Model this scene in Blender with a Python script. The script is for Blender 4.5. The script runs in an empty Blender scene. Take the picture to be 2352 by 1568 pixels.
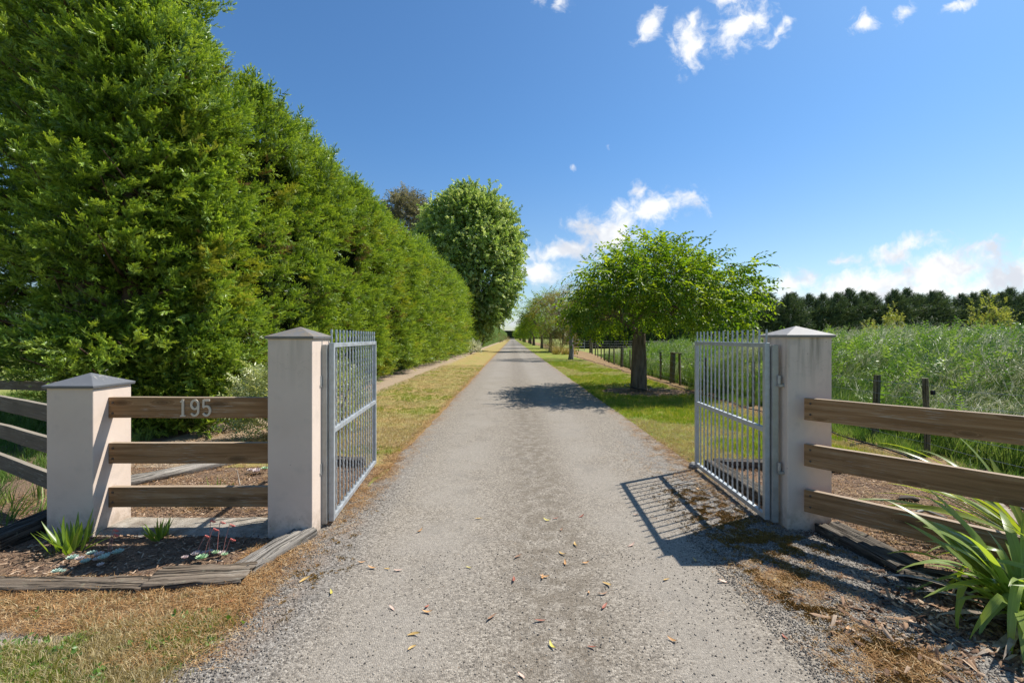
import bpy, math, random
import numpy as np
from mathutils import Vector, Matrix
R = math.radians
rng = np.random.default_rng(7)
random.seed(7)
S = bpy.context.scene
COL = S.collection

# ------------------------------------------------------------------ camera, world, sun, exposure
EYE = 1.6
cam_d = bpy.data.cameras.new('camera'); cam = bpy.data.objects.new('camera', cam_d); COL.objects.link(cam)
cam.location = (0, 0, EYE); cam.rotation_euler = (R(90), 0, 0)
cam_d.lens = 16; cam_d.sensor_width = 36; cam_d.shift_y = -9/2352; cam_d.clip_start = .05; cam_d.clip_end = 6000
S.camera = cam
S.view_settings.view_transform = 'Standard'; S.view_settings.look = 'None'
S.view_settings.gamma = 1; S.view_settings.use_curve_mapping = False
S.view_settings.exposure = 0.55
SUNV = Vector((1.035, 0.55, 1.53)).normalized()
ELEV = math.asin(SUNV.z); AZ = math.atan2(SUNV.x, SUNV.y)
sd = bpy.data.lights.new('sun', 'SUN'); sd.energy = 4.8; sd.angle = R(.53); sd.color = (1, .95, .87)
sun = bpy.data.objects.new('sun', sd); COL.objects.link(sun)
sun.rotation_euler = SUNV.to_track_quat('Z', 'Y').to_euler(); sun.location = (20, 10, 30)

class NT:
    """small wrapper that writes shader nodes as expressions"""
    def __init__(s, tree): s.t = tree; s.t.nodes.clear()
    def node(s, ty, **kw):
        n = s.t.nodes.new(ty)
        for k, v in kw.items(): setattr(n, k, v)
        return n
    def put(s, sock, v):
        if hasattr(v, 'is_output'): s.t.links.new(v, sock)
        elif v is not None:
            if isinstance(v, (tuple, list)) and len(v) == 3 and len(sock.default_value) == 4: v = (*v, 1)
            sock.default_value = v
    def m(s, op, a, b=None, c=None, clamp=False):
        n = s.node('ShaderNodeMath', operation=op, use_clamp=clamp)
        s.put(n.inputs[0], a)
        if b is not None: s.put(n.inputs[1], b)
        if c is not None: s.put(n.inputs[2], c)
        return n.outputs[0]
    def vm(s, op, a, b=None, out=0):
        n = s.node('ShaderNodeVectorMath', operation=op); s.put(n.inputs[0], a)
        if b is not None: s.put(n.inputs[1], b)
        return n.outputs[out]
    def sep(s, v):
        n = s.node('ShaderNodeSeparateXYZ'); s.put(n.inputs[0], v); return n.outputs
    def comb(s, x, y, z):
        n = s.node('ShaderNodeCombineXYZ')
        for i, q in enumerate((x, y, z)): s.put(n.inputs[i], q)
        return n.outputs[0]
    def noise(s, vec, scale, detail=3, rough=.55, dist=0, col=False):
        n = s.node('ShaderNodeTexNoise'); s.put(n.inputs['Vector'], vec)
        s.put(n.inputs['Scale'], scale); s.put(n.inputs['Detail'], detail); s.put(n.inputs['Roughness'], rough); s.put(n.inputs['Distortion'], dist)
        return n.outputs[1 if col else 0]
    def voro(s, vec, scale, out='Distance', feature='F1', rnd=1):
        n = s.node('ShaderNodeTexVoronoi', feature=feature); s.put(n.inputs['Vector'], vec); s.put(n.inputs['Scale'], scale); s.put(n.inputs['Randomness'], rnd)
        return n.outputs[out]
    def ramp(s, f, stops, interp='LINEAR'):
        n = s.node('ShaderNodeValToRGB'); s.put(n.inputs[0], f); cr = n.color_ramp; cr.interpolation = interp
        while len(cr.elements) < len(stops): cr.elements.new(.5)
        for e, (p, c) in zip(cr.elements, stops):
            e.position = p; e.color = (*c, 1) if isinstance(c, (tuple, list)) else (c, c, c, 1)
        return n.outputs[0]
    def mix(s, f, a, b, blend='MIX'):
        n = s.node('ShaderNodeMix', data_type='RGBA', blend_type=blend); s.put(n.inputs[0], f); s.put(n.inputs[6], a); s.put(n.inputs[7], b)
        return n.outputs[2]
    def step(s, v, a, b):      # smooth 0..1 as v goes a..b
        n = s.node('ShaderNodeMapRange', interpolation_type='SMOOTHSTEP'); s.put(n.inputs[0], v); s.put(n.inputs[1], a); s.put(n.inputs[2], b)
        return n.outputs[0]
    def pos(s): return s.node('ShaderNodeNewGeometry').outputs['Position']
    def obj(s): return s.node('ShaderNodeTexCoord').outputs['Object']
    def rand(s): return s.node('ShaderNodeObjectInfo').outputs['Random']
    def attr(s, name, out='Vector'): return s.node('ShaderNodeAttribute', attribute_name=name).outputs[out]
    def bump(s, h, strength=.5, dist=.01):
        n = s.node('ShaderNodeBump'); s.put(n.inputs['Height'], h); s.put(n.inputs['Strength'], strength); s.put(n.inputs['Distance'], dist); return n.outputs[0]
    def bsdf(s, col, rough=.8, metal=0, nrm=None, spec=.3):
        n = s.node('ShaderNodeBsdfPrincipled'); s.put(n.inputs['Base Color'], col); s.put(n.inputs['Roughness'], rough); s.put(n.inputs['Metallic'], metal)
        s.put(n.inputs['Specular IOR Level'], spec)
        if nrm is not None: s.put(n.inputs['Normal'], nrm)
        return n.outputs[0]
    def out(s, sh): s.t.links.new(sh, s.node('ShaderNodeOutputMaterial').inputs[0])
    def mixsh(s, f, a, b):
        n = s.node('ShaderNodeMixShader'); s.put(n.inputs[0], f); s.t.links.new(a, n.inputs[1]); s.t.links.new(b, n.inputs[2]); return n.outputs[0]

# ---- world: Nishita sky with clouds laid out by direction
W = bpy.data.worlds.new('World'); S.world = W; W.use_nodes = True
w = NT(W.node_tree)
sky = w.node('ShaderNodeTexSky', sky_type='NISHITA', sun_disc=False, sun_elevation=ELEV, sun_rotation=AZ,
             altitude=0, air_density=1.0, dust_density=.6, ozone_density=1.6)
d = w.node('ShaderNodeTexCoord').outputs['Generated']
dx, dy, dz = w.sep(d)
dyc = w.m('MAXIMUM', dy, .02)
u = w.m('DIVIDE', dx, dyc); v = w.m('DIVIDE', dz, dyc)
uv = w.comb(u, v, 0)
warp = w.vm('SCALE', w.vm('SUBTRACT', w.noise(uv, 9, 4, .6, col=True), (.5, .5, .5)), None)
warp.node.inputs['Scale'].default_value = .06
uvw = w.vm('ADD', uv, warp)
CL = [(1300,572,95,22,8,1),(1400,540,95,42,25,1),(1350,515,45,32,30,.9),(1500,482,92,30,12,1.05),(1465,450,22,32,0,.8),(1240,624,66,24,0,1.05),
      (1835,648,52,22,10,1),(2010,650,160,26,5,1.1),(2170,615,130,34,14,1.15),(2330,640,80,38,5,1.15),(2120,670,320,22,0,1.05),
      (2070,574,85,20,16,.95),(1940,600,32,13,10,.9),(1495,60,24,42,-35,.85),(1582,105,36,44,0,1.05),(1592,55,12,34,0,.7),(1705,62,62,34,42,1.0),(1672,85,52,14,25,.75),
      (1790,75,22,60,-40,.62),(1660,6,40,16,0,.8),(1990,58,42,20,5,.8),(2080,28,36,18,40,.68),(2205,4,46,16,20,.85),(1238,6,24,22,0,.65),(1286,8,20,22,0,.75),(1170,738,60,16,0,.62),
      (1320,382,12,16,0,.45),(1398,338,10,8,0,.45),(1360,632,20,16,0,.4)]
dens = None
for (cx, cy, rx, ry, rot, gain) in CL:
    n = w.node('ShaderNodeMapping', vector_type='TEXTURE')
    w.put(n.inputs['Vector'], uvw); n.inputs['Location'].default_value = ((cx-1176)/1045, (775-cy)/1045, 0)
    n.inputs['Rotation'].default_value = (0, 0, R(rot)); n.inputs['Scale'].default_value = (rx*1.55/1045, ry*1.6/1045, 1)
    e = w.m('SUBTRACT', gain, w.vm('LENGTH', n.outputs[0], out=1))
    dens = e if dens is None else w.m('MAXIMUM', dens, e)
fine = w.noise(uvw, 24, 7, .62, .3)
dcl = w.m('ADD', dens, w.m('MULTIPLY', w.m('SUBTRACT', fine, .52), 2.3))
inside = w.step(dcl, -.05, .95)
dn = w.m('MAXIMUM', dz, .02)
gv = w.comb(w.m('DIVIDE', dx, dn), w.m('DIVIDE', dy, dn), 0)
gen = w.step(w.noise(gv, 1.7, 6, .6), .60, .78)
offm = w.m('MAXIMUM', w.step(w.m('ABSOLUTE', u), 1.3, 1.6), w.m('MAXIMUM', w.step(dy, .3, .1), w.step(v, .95, 1.2)))
cmask = w.m('MULTIPLY', w.m('ADD', inside, w.m('MULTIPLY', gen, offm), clamp=True), w.step(dz, .0, .02))
shade = w.noise(uvw, 7, 4, .6)
ccol = w.mix(w.step(w.m('ADD', shade, w.m('MULTIPLY', v, .25)), .42, .6), (5.6, 5.9, 6.5), (7.9, 8.0, 8.1))
skycol = w.mix(1.0, sky.outputs[0], w.mix(w.step(dz, -.02, .42), (.84, .92, .98), (.55, .87, 1.12)), 'MULTIPLY')
bg = w.node('ShaderNodeBackground'); w.put(bg.inputs[0], w.mix(cmask, skycol, ccol)); bg.inputs[1].default_value = .092
w.t.links.new(bg.outputs[0], w.node('ShaderNodeOutputWorld').inputs[0])

# ------------------------------------------------------------------ helpers: image measurements -> place
F = 1045.0
def G(x, y, z=0):            # point on the ground (height z) seen at photo position x, y (2352 wide)
    Y = (EYE-z)*F/(y-775); return ((x-1176)*Y/F, Y, z)
def A(x, y, Y): return ((x-1176)*Y/F, Y, EYE-(y-775)*Y/F)

def fbm(x, y, seed=0, oct=3):
    x = np.asarray(x, float); y = np.asarray(y, float); r = 0; a = .5; tot = 0
    for o in range(oct):
        xi = np.floor(x).astype(np.int64); yi = np.floor(y).astype(np.int64); fx = x-xi; fy = y-yi
        fx = fx*fx*(3-2*fx); fy = fy*fy*(3-2*fy)
        def h(i, j):
            n = (i*374761393 + j*668265263 + (seed+o)*974711) & 0x7fffffff
            n = ((n ^ (n >> 13))*1274126177) & 0x7fffffff
            return ((n ^ (n >> 16)) & 0xffff)/65535.0
        val = (h(xi, yi)*(1-fx)+h(xi+1, yi)*fx)*(1-fy)+(h(xi, yi+1)*(1-fx)+h(xi+1, yi+1)*fx)*fy
        r = r+val*a; tot += a; a *= .5; x = x*2.03+7.1; y = y*2.03+3.3
    return r/tot

ORG = {}
def tag(o, label=None, cat=None, group=None, kind=None):
    if label: o['label'] = label
    if cat: o['category'] = cat
    if group: o['group'] = group
    if kind: o['kind'] = kind
    return o
def thing(name, label, cat, loc=(0,0,0), group=None):
    o = bpy.data.objects.new(name, None); COL.objects.link(o); o.location = loc; o.empty_display_size = .2
    ORG[o.name] = Vector(loc)
    return tag(o, label, cat, group)
def link(name, me, parent=None, loc=None):
    o = bpy.data.objects.new(name, me); COL.objects.link(o)
    if parent is not None: o.parent = parent; ORG[o.name] = ORG[parent.name]
    else: ORG[o.name] = Vector((0,0,0))
    if loc is not None: o.location = loc
    return o
def make_mesh(name, V, Fc, mat=None, smooth=False, attrs=None):
    me = bpy.data.meshes.new(name)
    V = np.asarray(V, np.float32)
    if isinstance(Fc, np.ndarray):
        k = Fc.shape[1]; n = len(Fc)
        me.vertices.add(len(V)); me.vertices.foreach_set('co', V.ravel())
        me.loops.add(n*k); me.loops.foreach_set('vertex_index', Fc.astype(np.int32).ravel())
        me.polygons.add(n); me.polygons.foreach_set('loop_start', np.arange(0, n*k, k, dtype=np.int32)); me.polygons.foreach_set('loop_total', np.full(n, k, np.int32))
        me.update(calc_edges=True)
    else:
        me.from_pydata(V.tolist(), [], [list(f) for f in Fc]); me.update()
    if mat: me.materials.append(mat)
    if smooth: me.polygons.foreach_set('use_smooth', np.ones(len(me.polygons), bool))
    for k, a in (attrs or {}).items():
        at = me.attributes.new(k, 'FLOAT_VECTOR', 'POINT'); at.data.foreach_set('vector', np.asarray(a, np.float32).ravel())
    return me
class MB:
    def __init__(s): s.v = []; s.f = []; s.g = []
    def add(s, V, Fc, gc=None):
        b = len(s.v); s.v += [tuple(p) for p in V]; s.f += [tuple(i+b for i in f) for f in Fc]
        s.g += [tuple(q) for q in (gc if gc is not None else V)]
        return s
    def box(s, c, size, M=None):
        hx, hy, hz = size[0]/2, size[1]/2, size[2]/2
        P = [Vector((sx*hx, sy*hy, sz*hz)) for sx in (-1,1) for sy in (-1,1) for sz in (-1,1)]
        if M is not None: P = [M @ p for p in P]
        return s.add([p+Vector(c) for p in P], [(0,1,3,2),(4,6,7,5),(0,4,5,1),(2,3,7,6),(0,2,6,4),(1,5,7,3)])
    def tube(s, path, radii, n=8, cap=True, twist=0):
        path = [Vector(p) for p in path]
        if not hasattr(radii, '__len__'): radii = [radii]*len(path)
        rings = []
        up = Vector((0,0,1))
        for i, p in enumerate(path):
            t = (path[min(i+1, len(path)-1)]-path[max(i-1, 0)]).normalized()
            a = t.cross(up)
            if a.length < .05: a = t.cross(Vector((1,0,0)))
            a.normalize(); b = a.cross(t)
            rings.append([p+radii[i]*(math.cos(2*math.pi*k/n+i*twist)*a+math.sin(2*math.pi*k/n+i*twist)*b) for k in range(n)])
        V = [q for r in rings for q in r]; Fc = []
        for i in range(len(path)-1):
            for k in range(n):
                k2 = (k+1) % n; Fc.append((i*n+k, i*n+k2, (i+1)*n+k2, (i+1)*n+k))
        if cap: Fc.append(tuple(range(n))[::-1]); Fc.append(tuple((len(path)-1)*n+k for k in range(n)))
        return s.add(V, Fc)
    def build(s, name, mat, parent=None, smooth=False, gc=False, kind=None):
        o0 = ORG[parent.name] if parent is not None else Vector((0,0,0))
        V = np.array(s.v)-np.array(o0)
        me = make_mesh(name, V, s.f, mat, smooth, {'gc': s.g} if gc else None)
        o = link(name, me, parent)
        if kind: o['kind'] = kind
        return o
def bevel(o, wd=.006, seg=2):
    m = o.modifiers.new('bevel', 'BEVEL'); m.width = wd; m.segments = seg; m.limit_method = 'ANGLE'; return o

# ---- foliage scattering: one object whose geometry nodes place small leaf meshes at its points
def template_set(name, metas, mat):
    c = bpy.data.collections.new(name)
    for i, me_ in enumerate(metas):
        V, Fc = me_[:2]; o = bpy.data.objects.new('%s_%02d' % (name, i), make_mesh(name, V, Fc, mat, False, {'tip': me_[2]} if len(me_) > 2 else None)); c.objects.link(o)
    ng = bpy.data.node_groups.new('scatter_'+name, 'GeometryNodeTree')
    ng.interface.new_socket('Geometry', in_out='INPUT', socket_type='NodeSocketGeometry')
    ng.interface.new_socket('Geometry', in_out='OUTPUT', socket_type='NodeSocketGeometry')
    N = ng.nodes.new; L = ng.links.new
    gi = N('NodeGroupInput'); go = N('NodeGroupOutput'); ip = N('GeometryNodeInstanceOnPoints'); gt = N('GeometryNodeGeometryToInstance')
    for o in c.objects:
        oi = N('GeometryNodeObjectInfo'); oi.inputs['Object'].default_value = o; L(oi.outputs['Geometry'], gt.inputs[0])
    def na(nm, ty):
        n = N('GeometryNodeInputNamedAttribute'); n.data_type = ty; n.inputs[0].default_value = nm; return n.outputs[0]
    L(gi.outputs[0], ip.inputs['Points']); L(gt.outputs[0], ip.inputs['Instance']); ip.inputs['Pick Instance'].default_value = True
    L(na('idx', 'INT'), ip.inputs['Instance Index']); L(na('rot', 'FLOAT_VECTOR'), ip.inputs['Rotation']); L(na('scl', 'FLOAT_VECTOR'), ip.inputs['Scale'])
    L(ip.outputs[0], go.inputs[0])
    return dict(ng=ng, n=len(metas), mat=mat)
def scatter(name, ts, P, rot, scl, parent=None, idx=None, kind=None):
    P = np.asarray(P, float)
    if parent is not None: P = P-np.array(ORG[parent.name])
    n = len(P)
    me = bpy.data.meshes.new(name); me.vertices.add(n); me.vertices.foreach_set('co', P.astype(np.float32).ravel())
    scl = np.asarray(scl, float)
    if scl.ndim == 1: scl = np.repeat(scl[:, None], 3, 1)
    a = me.attributes.new('rot', 'FLOAT_VECTOR', 'POINT'); a.data.foreach_set('vector', np.asarray(rot, np.float32).ravel())
    a = me.attributes.new('scl', 'FLOAT_VECTOR', 'POINT'); a.data.foreach_set('vector', scl.astype(np.float32).ravel())
    a = me.attributes.new('idx', 'INT', 'POINT'); a.data.foreach_set('value', (rng.integers(0, ts['n'], n) if idx is None else idx).astype(np.int32))
    me.materials.append(ts['mat']); me.update()
    o = link(name, me, parent); m = o.modifiers.new('foliage', 'NODES'); m.node_group = ts['ng']
    if kind: o['kind'] = kind
    return o
def dir2rot(D, roll=None):
    D = np.asarray(D, float); D = D/np.maximum(1e-6, np.linalg.norm(D, axis=1))[:, None]
    r = np.zeros_like(D); r[:, 0] = 0 if roll is None else roll
    r[:, 1] = -np.arcsin(np.clip(D[:, 2], -1, 1)); r[:, 2] = np.arctan2(D[:, 1], D[:, 0]); return r
def yawrot(n, tilt=0):
    r = np.zeros((n, 3)); r[:, 2] = rng.uniform(0, 2*math.pi, n)
    r[:, 0] = rng.normal(0, 1, n)*tilt; r[:, 1] = rng.normal(0, 1, n)*tilt; return r
U = lambda a, b, n: rng.uniform(a, b, n)

# ------------------------------------------------------------------ materials
def material(name, fn):
    m = bpy.data.materials.new(name); m.use_nodes = True; t = NT(m.node_tree); t.out(fn(t)); return m
def leaf_mat(name, c0, c1, c2, trans=.35, tcol=None, rough=.5, spec=.35, tips=False):
    def fn(t):
        p = t.pos()
        f = t.m('ADD', t.m('MULTIPLY', t.rand(), .6), t.m('MULTIPLY', t.noise(p, .9, 2), .55))
        c = t.ramp(f, [(.2, c0), (.52, c1), (.88, c2)])
        if tips: tx = t.sep(t.attr('tip'))[0]; c = t.mix(t.m('MULTIPLY', t.step(tx, .6, .12), .8), t.mix(t.step(tx, .62, 1.0), c, tuple(min(1, q*1.45) for q in c2)), tuple(q*.45 for q in c0))
        b = t.bsdf(c, rough, 0, None, spec)
        tr = t.node('ShaderNodeBsdfTranslucent'); t.put(tr.inputs[0], t.mix(1, c, tcol or (1.5, 1.5, .7), 'MULTIPLY'))
        return t.mixsh(trans, b, tr.outputs[0])
    return material(name, fn)
M = {}
M['conifer'] = leaf_mat('conifer_spray', (.07, .14, .022), (.17, .28, .030), (.36, .47, .075), .27, (1.6, 1.5, .5), .42, .5, True)
M['conifer_yellow'] = leaf_mat('golden_conifer_spray', (.24, .27, .025), (.36, .38, .04), (.4, .38, .08), .3)
M['conifer_brown'] = leaf_mat('dead_conifer_spray', (.16, .09, .04), (.2, .12, .05), (.26, .17, .08), .2)
M['conifer_dark'] = leaf_mat('dark_conifer_spray', (.045, .075, .035), (.085, .13, .055), (.16, .205, .09), .12, None, .5, .4, True)
M['elm'] = leaf_mat('tree_leaf', (.05, .11, .014), (.105, .195, .018), (.25, .34, .035), .48, (1.75, 1.6, .4), .45, .35)
M['elm_dull'] = leaf_mat('bronze_leaf', (.10, .11, .03), (.17, .16, .045), (.26, .19, .08), .4, (1.6, 1.4, .5))
M['poplar'] = leaf_mat('poplar_leaf', (.13, .21, .05), (.26, .38, .10), (.50, .58, .30), .42, (1.5, 1.4, .7), .36, .6)
M['gum'] = leaf_mat('gum_leaf', (.11, .12, .07), (.18, .17, .12), (.33, .28, .22), .25)
M['blade'] = leaf_mat('grass_blade', (.06, .14, .022), (.13, .235, .04), (.27, .35, .09), .36, (1.35, 1.3, .8), .45)
M['lawn'] = leaf_mat('lawn_blade', (.11, .20, .02), (.19, .28, .03), (.38, .34, .10), .38, (1.6, 1.5, .5))
M['dry'] = leaf_mat('dry_blade', (.35, .27, .12), (.42, .33, .17), (.5, .42, .24), .25)
M['seed'] = leaf_mat('seed_head', (.3, .34, .15), (.46, .47, .26), (.68, .64, .46), .4, (1.1, 1.1, .9))
M['weed'] = leaf_mat('weed_leaf', (.06, .14, .025), (.12, .23, .04), (.24, .36, .08), .38, (1.5, 1.4, .6), .4, .5)
M['varieg'] = leaf_mat('variegated_leaf', (.2, .26, .08), (.36, .40, .17), (.55, .55, .3), .3, None, .3, .6)
M['yshrub'] = leaf_mat('yellow_shrub_leaf', (.2, .25, .05), (.33, .34, .08), (.45, .42, .14), .35)
M['brownshrub'] = leaf_mat('brown_shrub_leaf', (.12, .11, .04), (.2, .17, .06), (.3, .24, .1), .25)
M['tussock'] = leaf_mat('tussock_blade', (.28, .26, .06), (.42, .33, .1), (.5, .35, .12), .3)
M['white_fl'] = leaf_mat('white_flower', (.4, .42, .34), (.6, .6, .5), (.7, .7, .62), .2)
M['ivy'] = leaf_mat('ivy_leaf', (.02, .05, .012), (.035, .08, .018), (.06, .12, .03), .2)

def wood(name, a, b, c, rough=.8, kn=1, top=.5):
    def fn(t):
        g = t.attr('gc')
        st = t.vm('MULTIPLY', g, (1.3, 34, 34)); st2 = t.vm('MULTIPLY', g, (6, 160, 160))
        # knots bend the grain
        kv = t.vm('MULTIPLY', g, (1.6, 5.5, 5.5)); kd = t.voro(kv, 1.3)
        kf = t.step(kd, .26, .03)
        n1 = t.noise(t.vm('ADD', st, t.comb(0, t.m('MULTIPLY', kf, 7*kn), 0)), 1, 4, .6, .4); n2 = t.noise(st2, 1, 3, .7)
        c1 = t.ramp(n1, [(.3, a), (.52, b), (.72, c)])
        c1 = t.mix(t.m('MULTIPLY', t.m('MULTIPLY', t.step(n2, .54, .68), t.step(t.noise(g, 2.3, 3), .42, .62)), .6), c1, (.50, .45, .37))
        c1 = t.mix(t.m('MULTIPLY', kf, .75*kn), c1, tuple(q*.38 for q in a))
        c1 = t.mix(t.m('MULTIPLY', t.step(t.noise(g, 3.1, 3), .5, .75), .45), c1, tuple(q*.62 for q in b))
        ck = t.noise(t.vm('MULTIPLY', g, (2.2, 75, 75)), 1, 3, .6, .6); ckf = t.step(ck, .46, .36)
        if kn < 1: c1 = t.mix(t.m('MULTIPLY', ckf, .85), c1, tuple(q*.22 for q in a)); c1 = t.mix(t.m('MULTIPLY', t.step(t.noise(g, 17, 4), .6, .7), .3), c1, (.3, .3, .2))
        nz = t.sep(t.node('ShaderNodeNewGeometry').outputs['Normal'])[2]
        c1 = t.mix(t.m('MULTIPLY', t.step(nz, .5, .9), top), c1, (.42, .37, .29))  # upward faces mixed paler grey: weathering, plus sunlit tops put into the colour
        return t.bsdf(c1, rough, 0, t.bump(t.m('SUBTRACT', t.m('ADD', t.m('MULTIPLY', n1, .6), t.m('MULTIPLY', n2, .5)), t.m('MULTIPLY', ckf, 1.5 if kn < 1 else .2)), .55 if kn == 1 else 1, .006 if kn == 1 else .014), .2)
    return material(name, fn)
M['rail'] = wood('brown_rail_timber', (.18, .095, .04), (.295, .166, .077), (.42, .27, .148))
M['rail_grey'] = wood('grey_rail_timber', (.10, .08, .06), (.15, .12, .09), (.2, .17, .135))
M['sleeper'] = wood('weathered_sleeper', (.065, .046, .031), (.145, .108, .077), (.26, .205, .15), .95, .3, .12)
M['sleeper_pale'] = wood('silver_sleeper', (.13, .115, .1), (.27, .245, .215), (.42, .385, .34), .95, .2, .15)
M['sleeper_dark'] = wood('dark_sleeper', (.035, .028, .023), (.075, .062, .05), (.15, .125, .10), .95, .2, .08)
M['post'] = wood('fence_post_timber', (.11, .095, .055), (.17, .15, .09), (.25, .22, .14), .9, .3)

def plaster(name, stain):
    def fn(t):
        p = t.obj(); x, y, z = t.sep(p)
        n = t.noise(p, 3, 4); nf = t.noise(p, 160, 2, .8)
        c = t.ramp(n, [(.3, (.60, .49, .405)), (.7, (.675, .56, .47))])
        streak = t.noise(t.comb(t.m('MULTIPLY', x, 14), t.m('MULTIPLY', y, 14), t.m('MULTIPLY', z, 1.1)), 1, 4)
        top = t.step(z, 1.05, 1.6)
        c = t.mix(t.m('MULTIPLY', t.m('MULTIPLY', t.step(streak, .42, .7), top), stain), c, (.2, .175, .13))
        c = t.mix(t.m('MULTIPLY', t.step(z, .14, 0), .35), c, (.3, .24, .18))
        ckn = t.m('ABSOLUTE', t.m('SUBTRACT', t.noise(p, 2.3, 6, .6), .5)); c = t.mix(t.m('MULTIPLY', t.m('MULTIPLY', t.step(ckn, .006, .001), t.step(t.noise(p, 1.7, 2), .52, .6)), .22), c, (.25, .2, .16))
        c = t.mix(t.m('MULTIPLY', t.m('MULTIPLY', t.step(z, .32, .0), t.step(t.noise(p, 11, 5, .7), .42, .62)), .6), c, (.30, .23, .165))
        sp = t.step(t.voro(p, 9, rnd=1), .05, .02)
        c = t.mix(t.m('MULTIPLY', sp, .7), c, (.15, .12, .1))
        c = t.mix(t.m('MULTIPLY', t.step(t.noise(p, 6, 5), .52, .72), .16+.3*stain), c, (.36, .31, .26))
        return t.bsdf(c, .88, 0, t.bump(t.m('ADD', nf, t.m('MULTIPLY', t.noise(p, 30, 3), .6)), .35, .004), .2)
    return material(name, fn)
M['plaster'] = plaster('pink_cream_plaster', .28); M['plaster_stained'] = plaster('stained_plaster', .8)
def capm(name, lich, amt, base=(.13, .135, .145)):
    def fn(t):
        p = t.obj()
        c = t.mix(t.noise(p, 8, 3), tuple(q*.85 for q in base), tuple(q*1.2 for q in base))
        f = t.m('MULTIPLY', t.step(t.noise(t.vm('MULTIPLY', p, (1, 2, 1)), 34, 5, .7), .60-.18*amt, .66), t.step(t.noise(p, 7, 3), .62-.35*amt, .7))
        nz = t.sep(t.node('ShaderNodeNewGeometry').outputs['Normal'])[2]
        f = t.m('MULTIPLY', f, t.step(nz, .5, .8))
        c = t.mix(f, c, lich)
        return t.bsdf(c, .6, 0, t.bump(t.noise(p, 120, 3), .2, .002), .35)
    return material(name, fn)
M['cap_white'] = capm('grey_cap_white_specks', (.55, .5, .42), .42)
M['cap_orange'] = capm('grey_cap_orange_lichen', (.30, .20, .08), .95, (.16, .155, .15))
M['cap_dirty'] = capm('grey_cap_dirty', (.36, .32, .26), .9, (.24, .23, .22))
def galv(name, c):
    def fn(t):
        p = t.obj(); n = t.noise(p, 14, 4, .6)
        col = t.mix(t.step(n, .35, .65), tuple(q*.82 for q in c), c)
        col = t.mix(t.m('MULTIPLY', t.step(t.noise(p, 5, 4), .62, .75), .5), col, (.22, .2, .17))
        return t.bsdf(col, t.ramp(n, [(.3, .38), (.7, .6)]), .45, t.bump(t.noise(p, 60, 3), .15, .002), .5)
    return material(name, fn)
M['galv'] = galv('galvanised_steel', (.46, .49, .51))
M['zinc'] = galv('dull_zinc', (.4, .4, .38))
M['screw'] = material('weathered_screw_head', lambda t: t.bsdf((.09, .07, .055), .6, .3))
M['digit'] = material('pale_metal_digit', lambda t: t.bsdf(t.mix(t.noise(t.obj(), 20, 3), (.56, .47, .36), (.68, .58, .46)), .6, 0))
M['black'] = material('black_plastic', lambda t: t.bsdf((.02, .02, .022), .5))
M['greypipe'] = material('grey_pipe', lambda t: t.bsdf((.2, .2, .21), .4))
M['wire'] = material('fence_wire', lambda t: t.bsdf((.34, .35, .35), .45, .7))
def bark(name, a, b, sc=9):
    def fn(t):
        p = t.vm('MULTIPLY', t.obj(), (1, 1, .22)); n = t.noise(p, sc, 5, .65); v = t.voro(p, sc*1.3)
        return t.bsdf(t.ramp(t.m('ADD', t.m('MULTIPLY', n, .8), t.m('MULTIPLY', v, .3)), [(.3, a), (.75, b)]), .95, 0, t.bump(t.m('ADD', n, v), .9, .03), .15)
    return material(name, fn)
M['bark'] = bark('grey_brown_bark', (.075, .055, .038), (.25, .195, .14)); M['bark_red'] = bark('red_brown_bark', (.05, .032, .022), (.17, .11, .08)); M['bark_pale'] = bark('pale_bark', (.12, .1, .085), (.34, .3, .27))
M['core'] = material('inner_shade_dark', lambda t: t.bsdf(t.mix(t.noise(t.pos(), 3, 5, .7), (.008, .012, .004), (.022, .032, .010)), 1, 0, t.bump(t.noise(t.pos(), 9, 4), 1, .15), 0))  # near-black colour stands in for inner shade
M['stone'] = material('grey_stone', lambda t: t.bsdf(t.ramp(t.noise(t.obj(), 9, 5), [(.3, (.16, .155, .145)), (.7, (.34, .32, .29))]), .9, 0, t.bump(t.noise(t.obj(), 30, 4), .5, .01)))
M['gravel'] = material('gravel_chip', lambda t: t.bsdf(t.ramp(t.rand(), [(0, (.07, .06, .052)), (.4, (.18, .155, .125)), (.8, (.3, .262, .21)), (1, (.46, .41, .34))]), .85))
M['chip'] = material('bark_chip', lambda t: t.bsdf(t.ramp(t.rand(), [(0, (.07, .042, .028)), (.4, (.17, .10, .06)), (.75, (.32, .2, .12)), (1, (.5, .38, .27))]), .9))
M['needle'] = material('dry_needle', lambda t: t.bsdf(t.ramp(t.rand(), [(0, (.15, .07, .025)), (.4, (.30, .15, .05)), (.75, (.42, .25, .10)), (1, (.55, .41, .23))]), .9))
M['moss'] = material('orange_moss', lambda t: t.bsdf(t.ramp(t.rand(), [(0, (.09, .06, .015)), (.5, (.26, .145, .03)), (1, (.38, .22, .05))]), .95))
M['concrete'] = material('rough_concrete', lambda t: t.bsdf(t.ramp(t.noise(t.pos(), 9, 6, .65), [(.3, (.15, .12, .09)), (.5, (.30, .265, .215)), (.7, (.44, .395, .33))]), .92, 0, t.bump(t.noise(t.pos(), 45, 5, .7), .8, .02)))
M['wallbeige'] = material('beige_block', lambda t: t.bsdf((.45, .38, .3), .9))

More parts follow.
